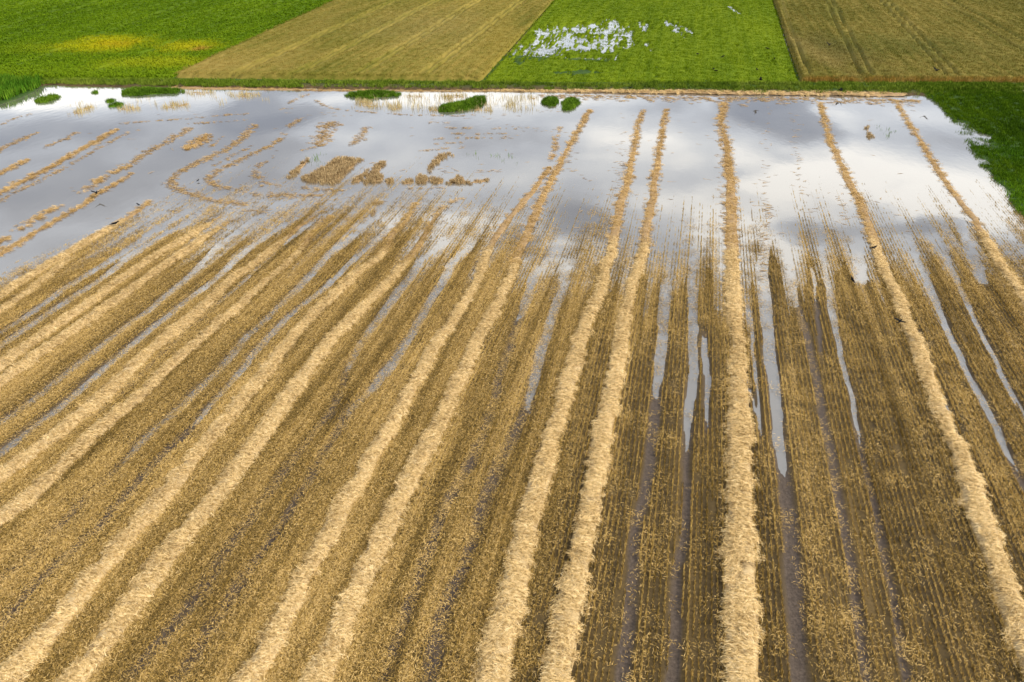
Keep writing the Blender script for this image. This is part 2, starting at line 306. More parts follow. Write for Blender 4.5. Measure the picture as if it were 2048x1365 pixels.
def terrain(p, q, full=True):
    x, y = to_xy(p, q)
    qs = np.interp(p, SHORE[:, 0], SHORE[:, 1]); d = q - qs
    d = d + (fbm(p*.9, q*.035)-.5)*15 + (fbm(p*2.6+9, q*.06, 2)-.5)*17
    h = np.where(d > 0, -.0092*np.clip(d, 0, 40), .20*(1-np.exp(np.minimum(d, 0)/19)))
    rut = np.zeros_like(p); wide = np.zeros_like(p)
    for a, wd, qe in RUTPQ:
        pc = np.interp(q, a[:, 1], a[:, 0]) + (fbm(q*.35, q*0+wd*7)-.5)*.35; inside = sstep(a[0, 1]-1.5, a[0, 1], q)*(1-sstep(a[-1, 1], a[-1, 1]+4, q))
        ww = wd*(.60 + .6*fbm(q*.22, q*0+a[0, 0]) + .22*sstep(qe-3, qe+3, q))
        k = (1-sstep(.32*ww, .62*ww, np.abs(p-pc)))*inside
        ht = np.where(q > qe, -.035, -.035 + np.clip((qe-q)*.012, 0, .07)) + (fbm(p*2, q*.5)-.5)*.03
        h = np.where(h > ht, h*(1-k) + ht*k, h); rut = np.maximum(rut, k); wide = np.maximum(wide, (1-sstep(.5*ww+.02, .5*ww+.3, np.abs(p-pc)))*inside)
    fy = np.interp(x, FARX, FARY) + (fbm(x*.6, y*.1)-.5)*1.6; h = h + sstep(-1.2, 1.5, y-fy)*(.14-h)
    rx = np.interp(y, RY, RX) + (fbm(y*.5, y*0+2)-.5)*.8; kr = sstep(-.25, .5, x-rx)
    lx = np.interp(y, LY, LX) + (fbm(y*.5, y*0+5)-.5)*.8; kl = sstep(-.25, .6, lx-x)
    h = h + kr*(.10-h); h = h + kl*(.14-h)
    gz = np.maximum(kr, np.maximum(kl, sstep(1.5, 2.4, y-fy)*(.4+.6*sstep(3, 4, y-fy))))
    pool = np.zeros_like(p)
    for (a_, b_, rx_, ry_) in POOLS:
        cx, cy = g(a_, b_); e_ = np.hypot((x-cx)/rx_, (y-cy)/ry_); pool = np.maximum(pool, 1-sstep(.6, 1.25, e_+(fbm(x*1.5, y*.5)-.5)*1.2))
    h = h - pool*kr*.16
    terrain.wide = wide
    return h, rut, gz, d, kr, kl, y-fy

# ------------------------------------------------------------------ ground, water
def sheet(name, x0, x1, y0, y1, z, mat):
    o = mesh(name, [(x0, y0, z), (x1, y0, z), (x1, y1, z), (x0, y1, z)], [(0, 1, 2, 3)], mat, smooth=False); tag(o, kind='structure'); return o
sheet('ground', -5000, 5000, -3000, 9000, -.62, M['base'])
sheet('flood_water', -230, 190, 2, 330, 0.0, M['water'])
ps = np.arange(-104, 44, .14); qs_ = np.concatenate([np.arange(5, 62, .30), np.arange(62, 126, .42)])
P, Q = np.meshgrid(ps, qs_, indexing='ij'); hh, rr, gz, dd, kr, kl, fd = terrain(P, Q)
hh2 = hh + (fbm(P*4, Q*4, 3)-.5)*.03
X, Y = to_xy(P, Q)
og = mesh('stubble_field', np.stack([X.ravel(), Y.ravel(), hh2.ravel()], 1), grid_faces(len(ps), len(qs_)), M['soil'])
attr(og, 'rut', np.clip((rr + sstep(-1, 3, dd)*.6)*(1-sstep(-2, .5, fd)), 0, 1)); attr(og, 'grass', gz); tag(og, kind='structure')
# coarse surroundings, outside the picture to the left, right and behind
def apron(name, pa, pb, qa, qb, z):
    x, y = to_xy(np.array([pa, pb, pb, pa]), np.array([qa, qa, qb, qb]))
    o = mesh(name, np.stack([x, y, np.full(4, z)], 1), [(0, 1, 2, 3)], M['base'], smooth=False); tag(o, kind='structure')
apron('stubble_ground_beyond', -900, -103.8, -400, 92, .14); apron('stubble_ground_beyond', 43.8, 900, -400, 126, .14); apron('stubble_ground_beyond', -103.8, 43.8, -400, 5.2, .14)

# ------------------------------------------------------------------ plant and straw pieces, scattered by geometry nodes
def piece(name, blades, mat):
    """blades: list of (points [(x,y,z)...], width, side vector) -> strips; never linked to the scene, only scattered"""
    V, Fc = [], []
    for pts, wd, sd in blades:
        n = len(pts); b0 = len(V)
        for i, q in enumerate(pts):
            k = wd*(1 if i < n-1 else .35)/2
            V.append((q[0]-sd[0]*k, q[1]-sd[1]*k, q[2]-sd[2]*k)); V.append((q[0]+sd[0]*k, q[1]+sd[1]*k, q[2]+sd[2]*k))
        for i in range(n-1): Fc.append((b0+2*i, b0+2*i+1, b0+2*i+3, b0+2*i+2))
    return mesh(name, V, Fc, mat, smooth=False, link=False)
def stalk(x, y, h, lean, wd, seg=1, curve=0):
    a = random.uniform(0, 2*math.pi); dx, dy = math.cos(a)*lean, math.sin(a)*lean
    pts = [(x + dx*h*(i/seg)**(1+curve), y + dy*h*(i/seg)**(1+curve), h*(i/seg)*(1-.25*curve*(i/seg))) for i in range(seg+1)]
    b_ = random.uniform(0, math.pi); return (pts, wd, (math.cos(b_), math.sin(b_), 0))
def lying(x, y, z, ln, wd, ang, arch=.05, bend=.3):
    ca, sa = math.cos(ang), math.sin(ang); t = random.uniform(-bend, bend)*ln; z1 = random.uniform(-.3, .3)*arch
    pts = [(x-ca*ln/2, y-sa*ln/2, z), (x-sa*t*.5, y+ca*t*.5, z+arch), (x+ca*ln/2, y+sa*ln/2, z+z1)]
    ti = random.uniform(-.5, .5); return (pts, wd, (-sa*math.cos(ti), ca*math.cos(ti), math.sin(ti)))
R = random.uniform
def lib(name, objs):
    c = bpy.data.collections.new(name)
    for o in objs: c.objects.link(o)
    return c
G = random.gauss
L_ROW = lib('row_pieces', [piece('row_piece', [stalk(G(0, .019), R(-.52, .52), R(.09, .19), R(0, .22), R(.012, .02)) for k in range(88)], M['stubble']) for v in range(7)])
L_LIT = lib('litter_pieces', [piece('litter_piece', [lying(R(-.55, .55), R(-.55, .55), R(-.06, .06), R(.07, .20), R(.010, .018), R(0, 6.3), R(.004, .03), .12) for k in range(56)], M['litter']) for v in range(7)])
def mat_piece(m_, n, w_=(.009, .020), ln=(.16, .42)): return piece('straw_piece', [lying(R(-.26, .26), R(-.26, .26), R(-.02, .07), R(*ln), R(*w_), G(0, .55), R(.01, .07), .5) for k in range(n)], m_)
L_STRAW = lib('straw_pieces', [mat_piece(M['straw'], 54) for v in range(8)])
L_GOLD = lib('gold_straw_pieces', [mat_piece(M['gold'], 36) for v in range(6)])
L_WET = lib('wet_straw_pieces', [piece('wet_piece', [lying(R(-.3, .3), R(-.3, .3), R(-.01, .02), R(.15, .45), R(.015, .032), G(0, .35), R(0, .02), .3) for k in range(18)], M['wet']) for v in range(6)])
L_BIT = lib('bit_pieces', [piece('bit_piece', [lying(R(-.3, .3), R(-.08, .08), R(0, .012), R(.25, .7), R(.022, .045), G(0, .35), .01, .3) for k in range(3)], M['wet']) for v in range(5)])
def canopy_piece(m_, n, hx, hy, h, lean, wd, seg=2, curve=.6): return piece('crop_piece', [stalk(R(-hx, hx), R(-hy, hy), R(*h), R(*lean), R(*wd), seg, curve) for k in range(n)], m_)
L_LEAFY = lib('leafy_pieces', [canopy_piece(M['leafy'], 34, .55, .55, (.12, .34), (.2, 1.2), (.08, .17)) for v in range(6)])
L_WA = lib('wheat_pieces', [canopy_piece(M['wheat_a'], 50, .45, .7, (.12, .26), (0, .5), (.03, .06), 1, 0) for v in range(6)])
L_WB = lib('wheat_b_pieces', [canopy_piece(M['wheat_b'], 50, .45, .7, (.12, .26), (0, .5), (.03, .06), 1, 0) for v in range(6)])
L_WE = lib('wheat_edge_pieces', [canopy_piece(M['wheat_edge'], 40, .4, .4, (.35, .8), (0, .3), (.03, .06), 1, 0) for v in range(4)])
L_GR = lib('grass_pieces', [canopy_piece(M['grass'], 46, .5, .5, (.12, .3), (.1, .7), (.03, .06)) for v in range(6)])
L_GD = lib('dark_grass_pieces', [canopy_piece(M['grass_dark'], 46, .4, .4, (.12, .34), (.1, .7), (.02, .045)) for v in range(6)])
L_VG = lib('verge_pieces', [canopy_piece(M['verge'], 40, .5, .5, (.15, .5), (.1, .6), (.03, .06)) for v in range(5)])
L_CL = lib('rush_pieces', [canopy_piece(M['clump'], 40, .42, .42, (.25, .7), (0, .8), (.03, .06)) for v in range(5)])
L_CORN = lib('corn_pieces', [canopy_piece(M['corn'], 30, .5, .5, (.5, 1.4), (0, .35), (.06, .12)) for v in range(5)])
L_WS = lib('ripe_pieces', [canopy_piece(M['wheat_stand'], 44, .3, .3, (.28, .55), (.2, .9), (.025, .05)) for v in range(5)])
L_RD = lib('reed_pieces', [canopy_piece(M['reed'], 9, .45, .45, (.25, .7), (0, .35), (.03, .06), 1, 0) for v in range(5)])
L_WD = lib('weed_pieces', [canopy_piece(M['clump'], 5, .35, .35, (.15, .5), (0, .5), (.03, .06), 1, 0) for v in range(5)])

_gn = {}
def scatter_group(coll):
    if coll.name in _gn: return _gn[coll.name]
    ng = bpy.data.node_groups.new('scatter_' + coll.name, 'GeometryNodeTree')
    ng.interface.new_socket('Geometry', in_out='INPUT', socket_type='NodeSocketGeometry'); ng.interface.new_socket('Geometry', in_out='OUTPUT', socket_type='NodeSocketGeometry')
    n = ng.nodes; l = ng.links; gi = n.new('NodeGroupInput'); go = n.new('NodeGroupOutput')
    ci = n.new('GeometryNodeCollectionInfo'); ci.inputs['Collection'].default_value = coll; ci.inputs['Separate Children'].default_value = True; ci.inputs['Reset Children'].default_value = True
    ip = n.new('GeometryNodeInstanceOnPoints'); ip.inputs['Pick Instance'].default_value = True
    def na(nm, ty):
        a = n.new('GeometryNodeInputNamedAttribute'); a.data_type = ty; a.inputs['Name'].default_value = nm; return a.outputs['Attribute']
    er = n.new('FunctionNodeEulerToRotation'); l.new(na('rot', 'FLOAT_VECTOR'), er.inputs[0])
    l.new(gi.outputs[0], ip.inputs['Points']); l.new(ci.outputs[0], ip.inputs['Instance']); l.new(na('idx', 'INT'), ip.inputs['Instance Index'])
    l.new(er.outputs[0], ip.inputs['Rotation']); l.new(na('scl', 'FLOAT_VECTOR'), ip.inputs['Scale']); l.new(ip.outputs[0], go.inputs[0])
    _gn[coll.name] = ng; return ng
def scatter(name, pos, rot, scl, coll, parent=None, label=None, cat=None):
    n = len(pos); me = bpy.data.meshes.new(name); me.vertices.add(n); me.vertices.foreach_set('co', np.asarray(pos, np.float32).ravel())
    a = me.attributes.new('rot', 'FLOAT_VECTOR', 'POINT'); a.data.foreach_set('vector', np.asarray(rot, np.float32).ravel())
    a = me.attributes.new('scl', 'FLOAT_VECTOR', 'POINT'); a.data.foreach_set('vector', np.asarray(scl, np.float32).ravel())
    a = me.attributes.new('idx', 'INT', 'POINT'); a.data.foreach_set('value', rng.integers(0, len(coll.objects), n).astype(np.int32))
    o = bpy.data.objects.new(name, me); C.collection.objects.link(o)
    if parent: o.parent = parent
    md = o.modifiers.new('scatter', 'NODES'); md.node_group = scatter_group(coll)
    tag(o, label, cat, kind='stuff'); return o
def rots(n, yaw=None, tilt=.12):
    return np.stack([rng.normal(0, tilt, n), rng.normal(0, tilt, n), rng.uniform(0, 6.283, n) if yaw is None else yaw], 1)
def scls(n, lo, hi):
    s = rng.uniform(lo, hi, n); return np.stack([s, s, s], 1)

# ------------------------------------------------------------------ straw swaths
def z_ground(p, q): return terrain(p, q)[0]
SW_MASK = []
def resample(a, step):
    d = np.concatenate([[0], np.cumsum(np.hypot(*np.diff(a, axis=0).T))]); n = max(3, int(d[-1]/step))
    # smooth the traced corners a little
    t = np.linspace(0, d[-1], n); r = np.stack([np.interp(t, d, a[:, 0]), np.interp(t, d, a[:, 1])], 1)
    for k in range(3): r[1:-1] = (r[:-2] + 2*r[1:-1] + r[2:])/4
    return r, t
def swath(name, label, cat, pts, w0, w1, h0, h1, lo, hi, mound, group, wet=False, dens=22, gap=0, groove=False):
    """a windrow of loose straw: humped mesh body plus loose straws; w, h run from the near to the far end"""
    seed = rng.random()*100
    a = line_pq(pts)
    if math.hypot(*a[0]) > math.hypot(*a[-1]): a = a[::-1]
    c, t = resample(a, .35); n = len(c); k = t/t[-1]
    tn = np.gradient(c, axis=0); tn /= np.linalg.norm(tn, axis=1)[:, None] + 1e-9; nr = np.stack([tn[:, 1], -tn[:, 0]], 1)
    c = c + nr*((fbm(t*.5+seed, t*0)-.5)*.30)[:, None]
    qn = c[:, 1]; zg = z_ground(c[:, 0].copy(), c[:, 1].copy()); zb = np.maximum(zg, -.03)
    wd = (w0 + (w1-w0)*k)*(.68 + .64*fbm(t*.45+seed, t*0+3)); ht = (h0 + (h1-h0)*k)*(.7+.6*fbm(t*.6+seed, t*0+8))
    if not wet and w1 > .55 and mound is M['mound']: ht = ht*np.clip((t[-1]-t)/5+.3, 0, 1)
    endf = np.minimum(1, np.minimum(t, t[-1]-t)/.8 + .05); wd = wd*np.sqrt(endf); ht = ht*endf
    if gap: ht = ht - gap*sstep(.55, .78, fbm(t*.35+seed*2, t*0+1))
    m_ = 11; s = np.linspace(-1, 1, m_)
    S, K = np.meshgrid(s, np.arange(n)); prof = np.clip(1-np.abs(S)**2.4, 0, 1)**.7
    pp = c[:, 0][:, None] + nr[:, 0][:, None]*S*wd[:, None]/2; qq = c[:, 1][:, None] + nr[:, 1][:, None]*S*wd[:, None]/2
    zz = zb[:, None] - .05 + (ht[:, None]+.05)*prof + (fbm(pp*2.2+seed, qq*2.2)-.5)*.14*prof*np.clip(ht[:, None]/.25, .1, 1) + (fbm(pp*7, qq*7)-.5)*.05*prof
    if groove: zz = zz - .16*np.exp(-((S+.05)/.16)**2)*sstep(.62, .3, k)[:, None]
    x, y = to_xy(pp, qq)
    ox, oy, oz = float(x[n//2, m_//2]), float(y[n//2, m_//2]), float(zb[n//2])
    body = mesh(name, np.stack([x.ravel()-ox, y.ravel()-oy, zz.ravel()-oz], 1), grid_faces(n, m_)[:, ::-1], mound)
    body.location = (ox, oy, oz); tag(body, label, cat, group)
    area = float((wd*.35).sum()); cnt = int(area*dens)
    i = rng.uniform(0, n-1.001, cnt); si = np.clip(rng.normal(0, .62 if wet else .52, cnt), -1.5 if wet else -1.2, 1.5 if wet else 1.2); ii = i.astype(int)
    cp = c[ii] + nr[ii]*(si*wd[ii]/2)[:, None]; pz = zb[ii] + np.maximum(ht[ii], 0)*np.clip(1-np.abs(si)**2.4, 0, 1)**.7 - .01
    if wet: pz = np.maximum(zb[ii], 0) + rng.uniform(0, .03, cnt)
    if gap:
        keep = rng.random(cnt) > sstep(.55, .78, fbm(t[ii]*.35+seed*2, t[ii]*0+1))*1.05; cp, pz, ii, si = cp[keep], pz[keep], ii[keep], si[keep]
    if groove:
        keep = (rng.random(cnt) > .8*np.exp(-((si+.05)/.15)**2)*(fbm(t[ii]*1.3, t[ii]*0) > .42)*sstep(.62, .3, k[ii])); cp, pz, ii, si = cp[keep], pz[keep], ii[keep], si[keep]; cnt = len(pz)
    if not wet and w1 > .55:
        keep = rng.random(len(pz)) < np.clip((t[-1]-t[ii])/5, .12, 1); cp, pz, ii, si = cp[keep], pz[keep], ii[keep], si[keep]
    px_, py_ = to_xy(cp[:, 0], cp[:, 1]); cnt = len(pz)
    yaw = np.arctan2(tn[ii, 1], tn[ii, 0]) - math.pi/2 - AZ + rng.normal(0, .45, cnt) + .9*(fbm(t[ii]*1.1+seed, si)-.5)*2
    if wet: yaw = rng.normal(0, .28, cnt)
    r = np.stack([rng.normal(0, .15, cnt), rng.normal(0, .15, cnt) + (0 if wet else 1)*si*.35, yaw], 1)
    scatter('loose_straw', np.stack([px_-ox, py_-oy, pz-oz], 1), r, scls(cnt, lo, hi), wet if wet else L_STRAW, parent=body)
    SW_MASK.append((c, wd))
    return body

m, N_, L_, p = material('straw_mound'); v2, _ = rot_coords(N_, L_); v4, _ = rot_coords(N_, L_, (.5, 3, 1))
f = mathn(N_, L_, 'MULTIPLY_ADD', noise(N_, L_, v4, 5, 5, .7), .6, mathn(N_, L_, 'MULTIPLY', noise(N_, L_, v2, 1.2, 3), .4))
L_.new(ramp(N_, L_, f, [(.33, (.12, .075, .028)), (.5, (.44, .30, .13)), (.68, (.72, .54, .29))]), p.inputs['Base Color']); p.inputs['Roughness'].default_value = .75
bump(N_, L_, p, noise(N_, L_, v4, 8, 4, .7), .9, .06); M['mound'] = m
m, N_, L_, p = material('wet_straw_mat'); v2, _ = rot_coords(N_, L_); v4, _ = rot_coords(N_, L_, (.5, 3, 1))
L_.new(ramp(N_, L_, noise(N_, L_, v4, 5, 5, .7), [(.3, (.14, .085, .035)), (.52, (.34, .21, .09)), (.7, (.50, .34, .14))]), p.inputs['Base Color']); p.inputs['Roughness'].default_value = .6
bump(N_, L_, p, noise(N_, L_, v4, 8, 4, .7), .9, .05); M['wetmound'] = m

DRY = 'dry straw swaths on the stubble'; FLD = 'soaked straw lines lying in the flood'
def dry(label, pts, w0=1.25, w1=.85, h0=.28, h1=.18): return swath('straw_swath', label, 'straw swath', pts, w0*(.88 if 'wide straight' in label[:14] else .90), w1*.85, h0, h1, .6, 1.05, M['mound'], DRY, groove='wide straight' in label[:14])
# each main swath is one continuous line, dry in front and soaked where it runs into the water
def main(label, dpts, wpts, w0=1.25, w1=.85, w2=.6, wdens=13, gap=0):
    b_ = dry(label, dpts, w0, w1)
    if wpts:
        tail = [dpts[-1]]; k = len(dpts)-2
        a_, b2_ = dpts[-1], dpts[-2]; f_ = min(1, 32/max(1, math.hypot(a_[0]-b2_[0], a_[1]-b2_[1]))); tail = [(a_[0]+(b2_[0]-a_[0])*f_, a_[1]+(b2_[1]-a_[1])*f_)]
        o = swath('soaked_straw', None, None, tail + list(wpts)[1:] if len(wpts) > 2 else wpts, w1*1.0, w2, .12, .0, .65, 1.05, M['wetmound'], None, wet=L_GOLD, dens=wdens, gap=gap)
        o.parent = b_; o.location = o.location - b_.location; del_keys(o)
    return b_
def del_keys(o):
    for k in list(o.keys()):
        if k in ('label', 'category', 'group'): del o[k]
main('wide straight straw swath right of centre, running near upright from the bottom edge',
     [(1487, 1440), (1485, 1365), (1479, 1024), (1474, 683), (1466, 625), (1464, 525), (1464, 480)], [(1464, 485), (1466, 400), (1461, 460), (1457, 342), (1454, 297), (1450, 267), (1438, 246), (1450, 205)][0:1] + [(1464, 430), (1461, 380), (1457, 342), (1454, 297), (1449, 267), (1440, 246), (1450, 205)], 1.62, 1.15, .9)
main('right one of the middle pair of straw swaths, left neighbour of the wide straight swath',
     [(1095, 1450), (1111, 1365), (1180, 1024), (1242, 683), (1264, 575), (1286, 500), (1293, 470)], [(1292, 475), (1304, 400), (1317, 307), (1334, 218)])
main('left one of the middle pair of straw swaths, bent at its far tip',
     [(965, 1450), (986, 1365), (1063, 1024), (1161, 683), (1201, 575), (1222, 500), (1230, 470)], [(1229, 475), (1242, 400), (1252, 376), (1266, 307), (1278, 239), (1290, 219)], 1.35)
main('straw swath left of the middle pair, ending near the two round green clumps',
     [(590, 1450), (637, 1365), (790, 1024), (885, 840), (970, 653), (1008, 585), (1038, 510)], [(1036, 515), (1058, 455), (1095, 376), (1114, 342), (1128, 308), (1150, 273), (1169, 239), (1181, 219)], 1.35)
main('straw swath joining its right neighbour in a narrow fork out in the flood',
     [(455, 1440), (502, 1365), (710, 983), (793, 840), (880, 683), (947, 586), (976, 500), (985, 485)], [(984, 488), (1015, 440), (1063, 385), (1095, 342), (1109, 308), (1112, 284), (1119, 253)], 1.25, .8, .6, 6, .03)
main('straw swath that narrows to a curved golden tail between stubble tracks',
     [(95, 1450), (160, 1365), (330, 1133), (415, 1024), (520, 883), (665, 683), (735, 610), (790, 552), (825, 508)], [(826, 512), (840, 490), (855, 462), (872, 438), (888, 415), (905, 402), (932, 397)], 1.4, .85, .5, 6)
main('straw swath whose far end is a string of golden clots at the water line',
     [(-40, 1460), (30, 1365), (172, 1183), (310, 1024), (465, 833), (585, 683), (640, 620), (715, 550), (760, 515), (778, 492)], [(778, 495), (784, 470), (805, 450), (822, 424), (836, 405)], 1.2, .8, .6)
main('lighter of two straw swaths ending beside a water-filled track, with a straight far tip',
     [(-170, 1180), (0, 1050), (75, 993), (190, 875), (280, 800), (375, 708), (480, 615), (525, 575), (590, 515), (612, 485)], [(612, 486), (628, 462), (645, 445), (664, 430)], 1.3, .8, .6)
main('straw swath with a thin dark wet groove along its right side',
     [(-150, 1075), (0, 967), (100, 890), (200, 805), (300, 710), (380, 640), (480, 550), (545, 500), (585, 463)], [(584, 464), (600, 452), (622, 440), (640, 425), (658, 418)], 1.3, .7, .4, 5, .03)
main('right one of a close pair of straw swaths pointing at the loop in the flood',
     [(-150, 880), (0, 775), (65, 725), (165, 655), (280, 570), (350, 520), (425, 465), (448, 450)], [(447, 451), (465, 438)], 1.35, .8, .6)
main('left one of a close pair of straw swaths pointing at the loop in the flood',
     [(-150, 845), (0, 740), (125, 650), (215, 585), (310, 515), (400, 460), (432, 440)], [(430, 441), (447, 431)], 1.35, .8, .6)
main('straw swath along the left shore with a black crow perched on it',
     [(-140, 668), (0, 597), (30, 575), (100, 530), (165, 490), (230, 450), (262, 432)], [(261, 433), (287, 417), (303, 400)], 1.25, .8, .4)
dry('short pale swath lying close below the crow swath at the left edge', [(-120, 705), (0, 630), (68, 580), (130, 527), (150, 512)], 1.2, .6, .24, .1)
main('long straw swath at the right, bulging sideways past a small puddle',
     [(2100, 1440), (2048, 1298), (2024, 1233), (1994, 1158), (1964, 1060), (1935, 965), (1904, 880), (1869, 815), (1854, 750), (1824, 680), (1796, 600), (1764, 535), (1741, 465)],
     [(1742, 467), (1727, 420), (1712, 392), (1703, 376), (1685, 335), (1669, 301), (1657, 273), (1649, 239), (1642, 205)], 1.3, .95, .7)
main('rightmost straw swath, leaving the flood near the curved green field edge',
     [(2300, 1010), (2150, 780), (2100, 680), (2048, 600), (2019, 555), (1984, 510), (1959, 455)], [(1960, 457), (1945, 433), (1922, 408), (1895, 369), (1867, 328), (1850, 294), (1826, 260), (1809, 232), (1796, 208), (1782, 197)], 1.2, .85, .6, 10, 0)
def wetline(label, pts, w0=.7, w1=.5, dens=8, gap=0, ht=.07, lib_=None, name='soaked_straw_line'):
    k_ = 1.1 if name == 'soaked_straw_line' else 1.1; dens = dens*1.7
    return swath(name, label, 'soaked straw', pts, w0*k_, w1*k_, ht*.35, ht*.2, .6, 1.0, M['wetmound'], FLD, wet=lib_ or L_WET, dens=dens, gap=gap)
wetline('golden soaked straw line running under the flying crow', [(-60, 545), (0, 509), (34, 488), (68, 466), (103, 447), (137, 427), (164, 412), (188, 394), (219, 376), (246, 359), (267, 345)], .75, .4, 11, 0, .14, L_GOLD)
wetline('brown soaked straw line just left of the flying crow', [(-60, 512), (0, 485), (39, 463), (77, 434), (120, 410), (150, 394), (171, 379), (202, 360), (205, 353), (239, 340), (267, 331)], .85, .8, 11, .02, .12, L_GOLD)
wetline('ragged soaked straw line rising to the isolated brown straw heap', [(246, 337), (290, 308), (335, 284), (360, 268), (383, 255)], 1.0, 1.0, 9, .02)
wetline('firm golden line of soaked straw, longest at the far left', [(-60, 412), (0, 386), (27, 371), (68, 352), (113, 328), (154, 304), (205, 277), (225, 262), (240, 258)], .7, .9, 11, 0, .13, L_GOLD)
wetline('faint broken straw line right beside the long firm one at far left', [(-40, 420), (0, 403), (27, 386), (68, 367), (113, 345), (157, 321), (185, 304)], .5, .4, 7, .03)
wetline('dashed scraps of straw trailing up to the thin cross lines', [(185, 304), (219, 284), (253, 267), (287, 258)], .5, .5, 5, .06)
wetline('short thin straw line between the far left ones', [(85, 297), (130, 279), (157, 263)], .35, .7)
wetline('straw line at the left edge below the corner of tall crop', [(-40, 322), (0, 299), (34, 284), (60, 270), (82, 265)], .8, .8)
wetline('stubby golden straw piece at the left edge above the long line', [(-40, 372), (0, 347), (27, 333), (45, 323), (62, 318)], .8, .7, 11, 0, .12, L_GOLD)
wetline('faint straw line nearest the tall crop in the left corner', [(0, 251), (27, 237), (68, 227)], .6, .6, 4, .03)
wetline('outermost curved straw line of the turning loop', [(513, 249), (500, 262), (478, 284), (452, 300), (427, 311), (386, 331), (360, 345), (338, 364), (350, 378), (383, 388), (410, 398), (451, 405), (492, 411)], .95, .8, 10, .004, .05)
wetline('middle curved straw line bending back round the turning loop', [(601, 237), (587, 247), (574, 260), (560, 280), (535, 295), (513, 304), (472, 325), (435, 343), (417, 359), (431, 371), (472, 380), (513, 390), (581, 393), (642, 391)], .75, .6, 10, .004, .05)
wetline('broad brown straw streak at the far side above the wheat remnant', [(666, 243), (652, 258), (645, 275), (640, 292)], 1.5, 1.5, 9)
wetline('thin tail of straw slanting off the broad streak', [(635, 294), (612, 298), (588, 305)], .35, .3, 7)
wetline('innermost faint straw curve left of the wheat remnant', [(547, 314), (520, 330), (510, 345), (512, 355), (530, 366)], .65, .5, 7, .004, .05)
wetline('straw line sweeping just below the wheat remnant', [(525, 366), (564, 372), (615, 378), (683, 382)], .5, .5, 8, .01)
wetline('smudge of brown straw right of the broad streak', [(735, 253), (725, 268), (716, 280), (702, 290)], 1.1, .7, 7)
wetline('blunt isolated heap of soaked brown straw in the left flood', [(376, 299), (392, 288), (410, 277), (416, 268)], 1.9, 1.0, 10, 0, .15, L_GOLD, 'soaked_straw_heap')
wetline('small golden scrap crowning the crow swath', [(277, 419), (287, 410), (300, 400)], .5, .6, 8)
for lb, pts in [('thin dark straw thread between the two turning curves', [(425, 334), (445, 323), (465, 312), (506, 290)]), ('short slanting thread left of the outermost curve top', [(448, 272), (435, 283), (420, 294)]),
                ('dashed thread just under the innermost curve', [(515, 371), (550, 378), (584, 383)]), ('small hooked thread close to the far shore left of the rush bank', [(632, 200), (645, 210), (660, 217), (700, 222)]),
                ('topmost thin straw thread across the middle flood', [(885, 257), (940, 257), (1030, 259)]), ('second thin straw thread across the middle flood', [(900, 268), (950, 269), (1010, 268)]),
                ('third thin straw thread across the middle flood, the longest', [(868, 279), (905, 276), (960, 277), (1035, 275)]), ('fourth thin straw thread across the middle flood', [(858, 289), (890, 287), (930, 286)]),
                ('lowest thin straw thread above the wheat remnant', [(840, 302), (875, 299), (915, 296), (955, 294)]),
                ('thread of straw under the right end of the wheat remnant', [(815, 377), (850, 378), (890, 377)]),
                ('upper long straw thread across the left flood', [(236, 248), (300, 243), (342, 240), (410, 235), (455, 230), (500, 228)]), ('lower long straw thread across the left flood', [(369, 248), (420, 246), (489, 241)]),
                ('curved straw thread below the green clumps of the far shore', [(708, 222), (760, 227), (830, 231), (890, 232), (955, 231)]), ('short dark straw thread in the middle flood', [(855, 245), (880, 246), (903, 247)]),
                ('slanting straw thread from the far shore left of centre', [(545, 216), (575, 208), (595, 198), (620, 188)]), ('small straw smear in the grey reflection', [(560, 220), (575, 217), (590, 216)])]:
    wetline(lb, pts, .38, .38, 6, .03, .04, None, 'straw_thread')
# straw washed up along the far shore
swath('straw_bank', 'long bank of pale straw washed up along the far shore, thickest at right', 'straw bank', [(980, 182), (1150, 183.5), (1400, 186.5), (1620, 189), (1810, 190.5)], .5, 1.9, .08, .16, .8, 1.2, M['wetmound'], None, dens=9)
swath('straw_bank', 'low brown straw rim on the far shore left of centre', 'straw bank', [(330, 176.5), (480, 178.5), (700, 182), (980, 183)], .5, 1.0, .08, .14, .9, 1.3, M['wetmound'], None, wet=L_GOLD, dens=6)

# ------------------------------------------------------------------ stubble rows and litter
rows = np.arange(-62, 40, .235); rows = rows + .03*(fbm(rows*1.7, rows*0)-.5); qv = np.arange(7, 84, .9)
P, Q = np.meshgrid(rows, qv, indexing='ij'); P = P.ravel() + 0; Q = Q.ravel() + rng.uniform(-.1, .1, P.size)
x, y = to_xy(P, Q); vis = (np.abs(x) < .72*(y*.852+13.6)+1) & (y > 13)
P, Q = P[vis], Q[vis]; h, rut, gzz, d, kr_, kl_, fd_ = terrain(P, Q)
ok = (h > -.19) & (rut < .35) & (kr_ < .2) & (kl_ < .2) & (d < 19) & (rng.random(len(P)) > .03 + .12*sstep(.5, .75, fbm(P*1.2, Q*.08)))
P, Q, h = P[ok], Q[ok], h[ok]; x, y = to_xy(P, Q); n = len(P)
scatter('stubble', np.stack([x, y, h-.01], 1), np.stack([rng.normal(0, .06, n), rng.normal(0, .05, n), -AZ + rng.normal(0, .015, n) + math.pi*rng.integers(0, 2, n)], 1),
        np.stack([rng.uniform(.8, 1.3, n), np.full(n, 1.), rng.uniform(.75, 1.1, n)*(.72 + .56*vnoise(P*4.255, P*0+3))], 1), L_ROW, label='drilled rows of golden cut stubble standing on wet soil', cat='stubble')
area_n = 120000
P = rng.uniform(-58, 38, area_n*2); Q = 7 + 66*rng.random(area_n*2)**1.2
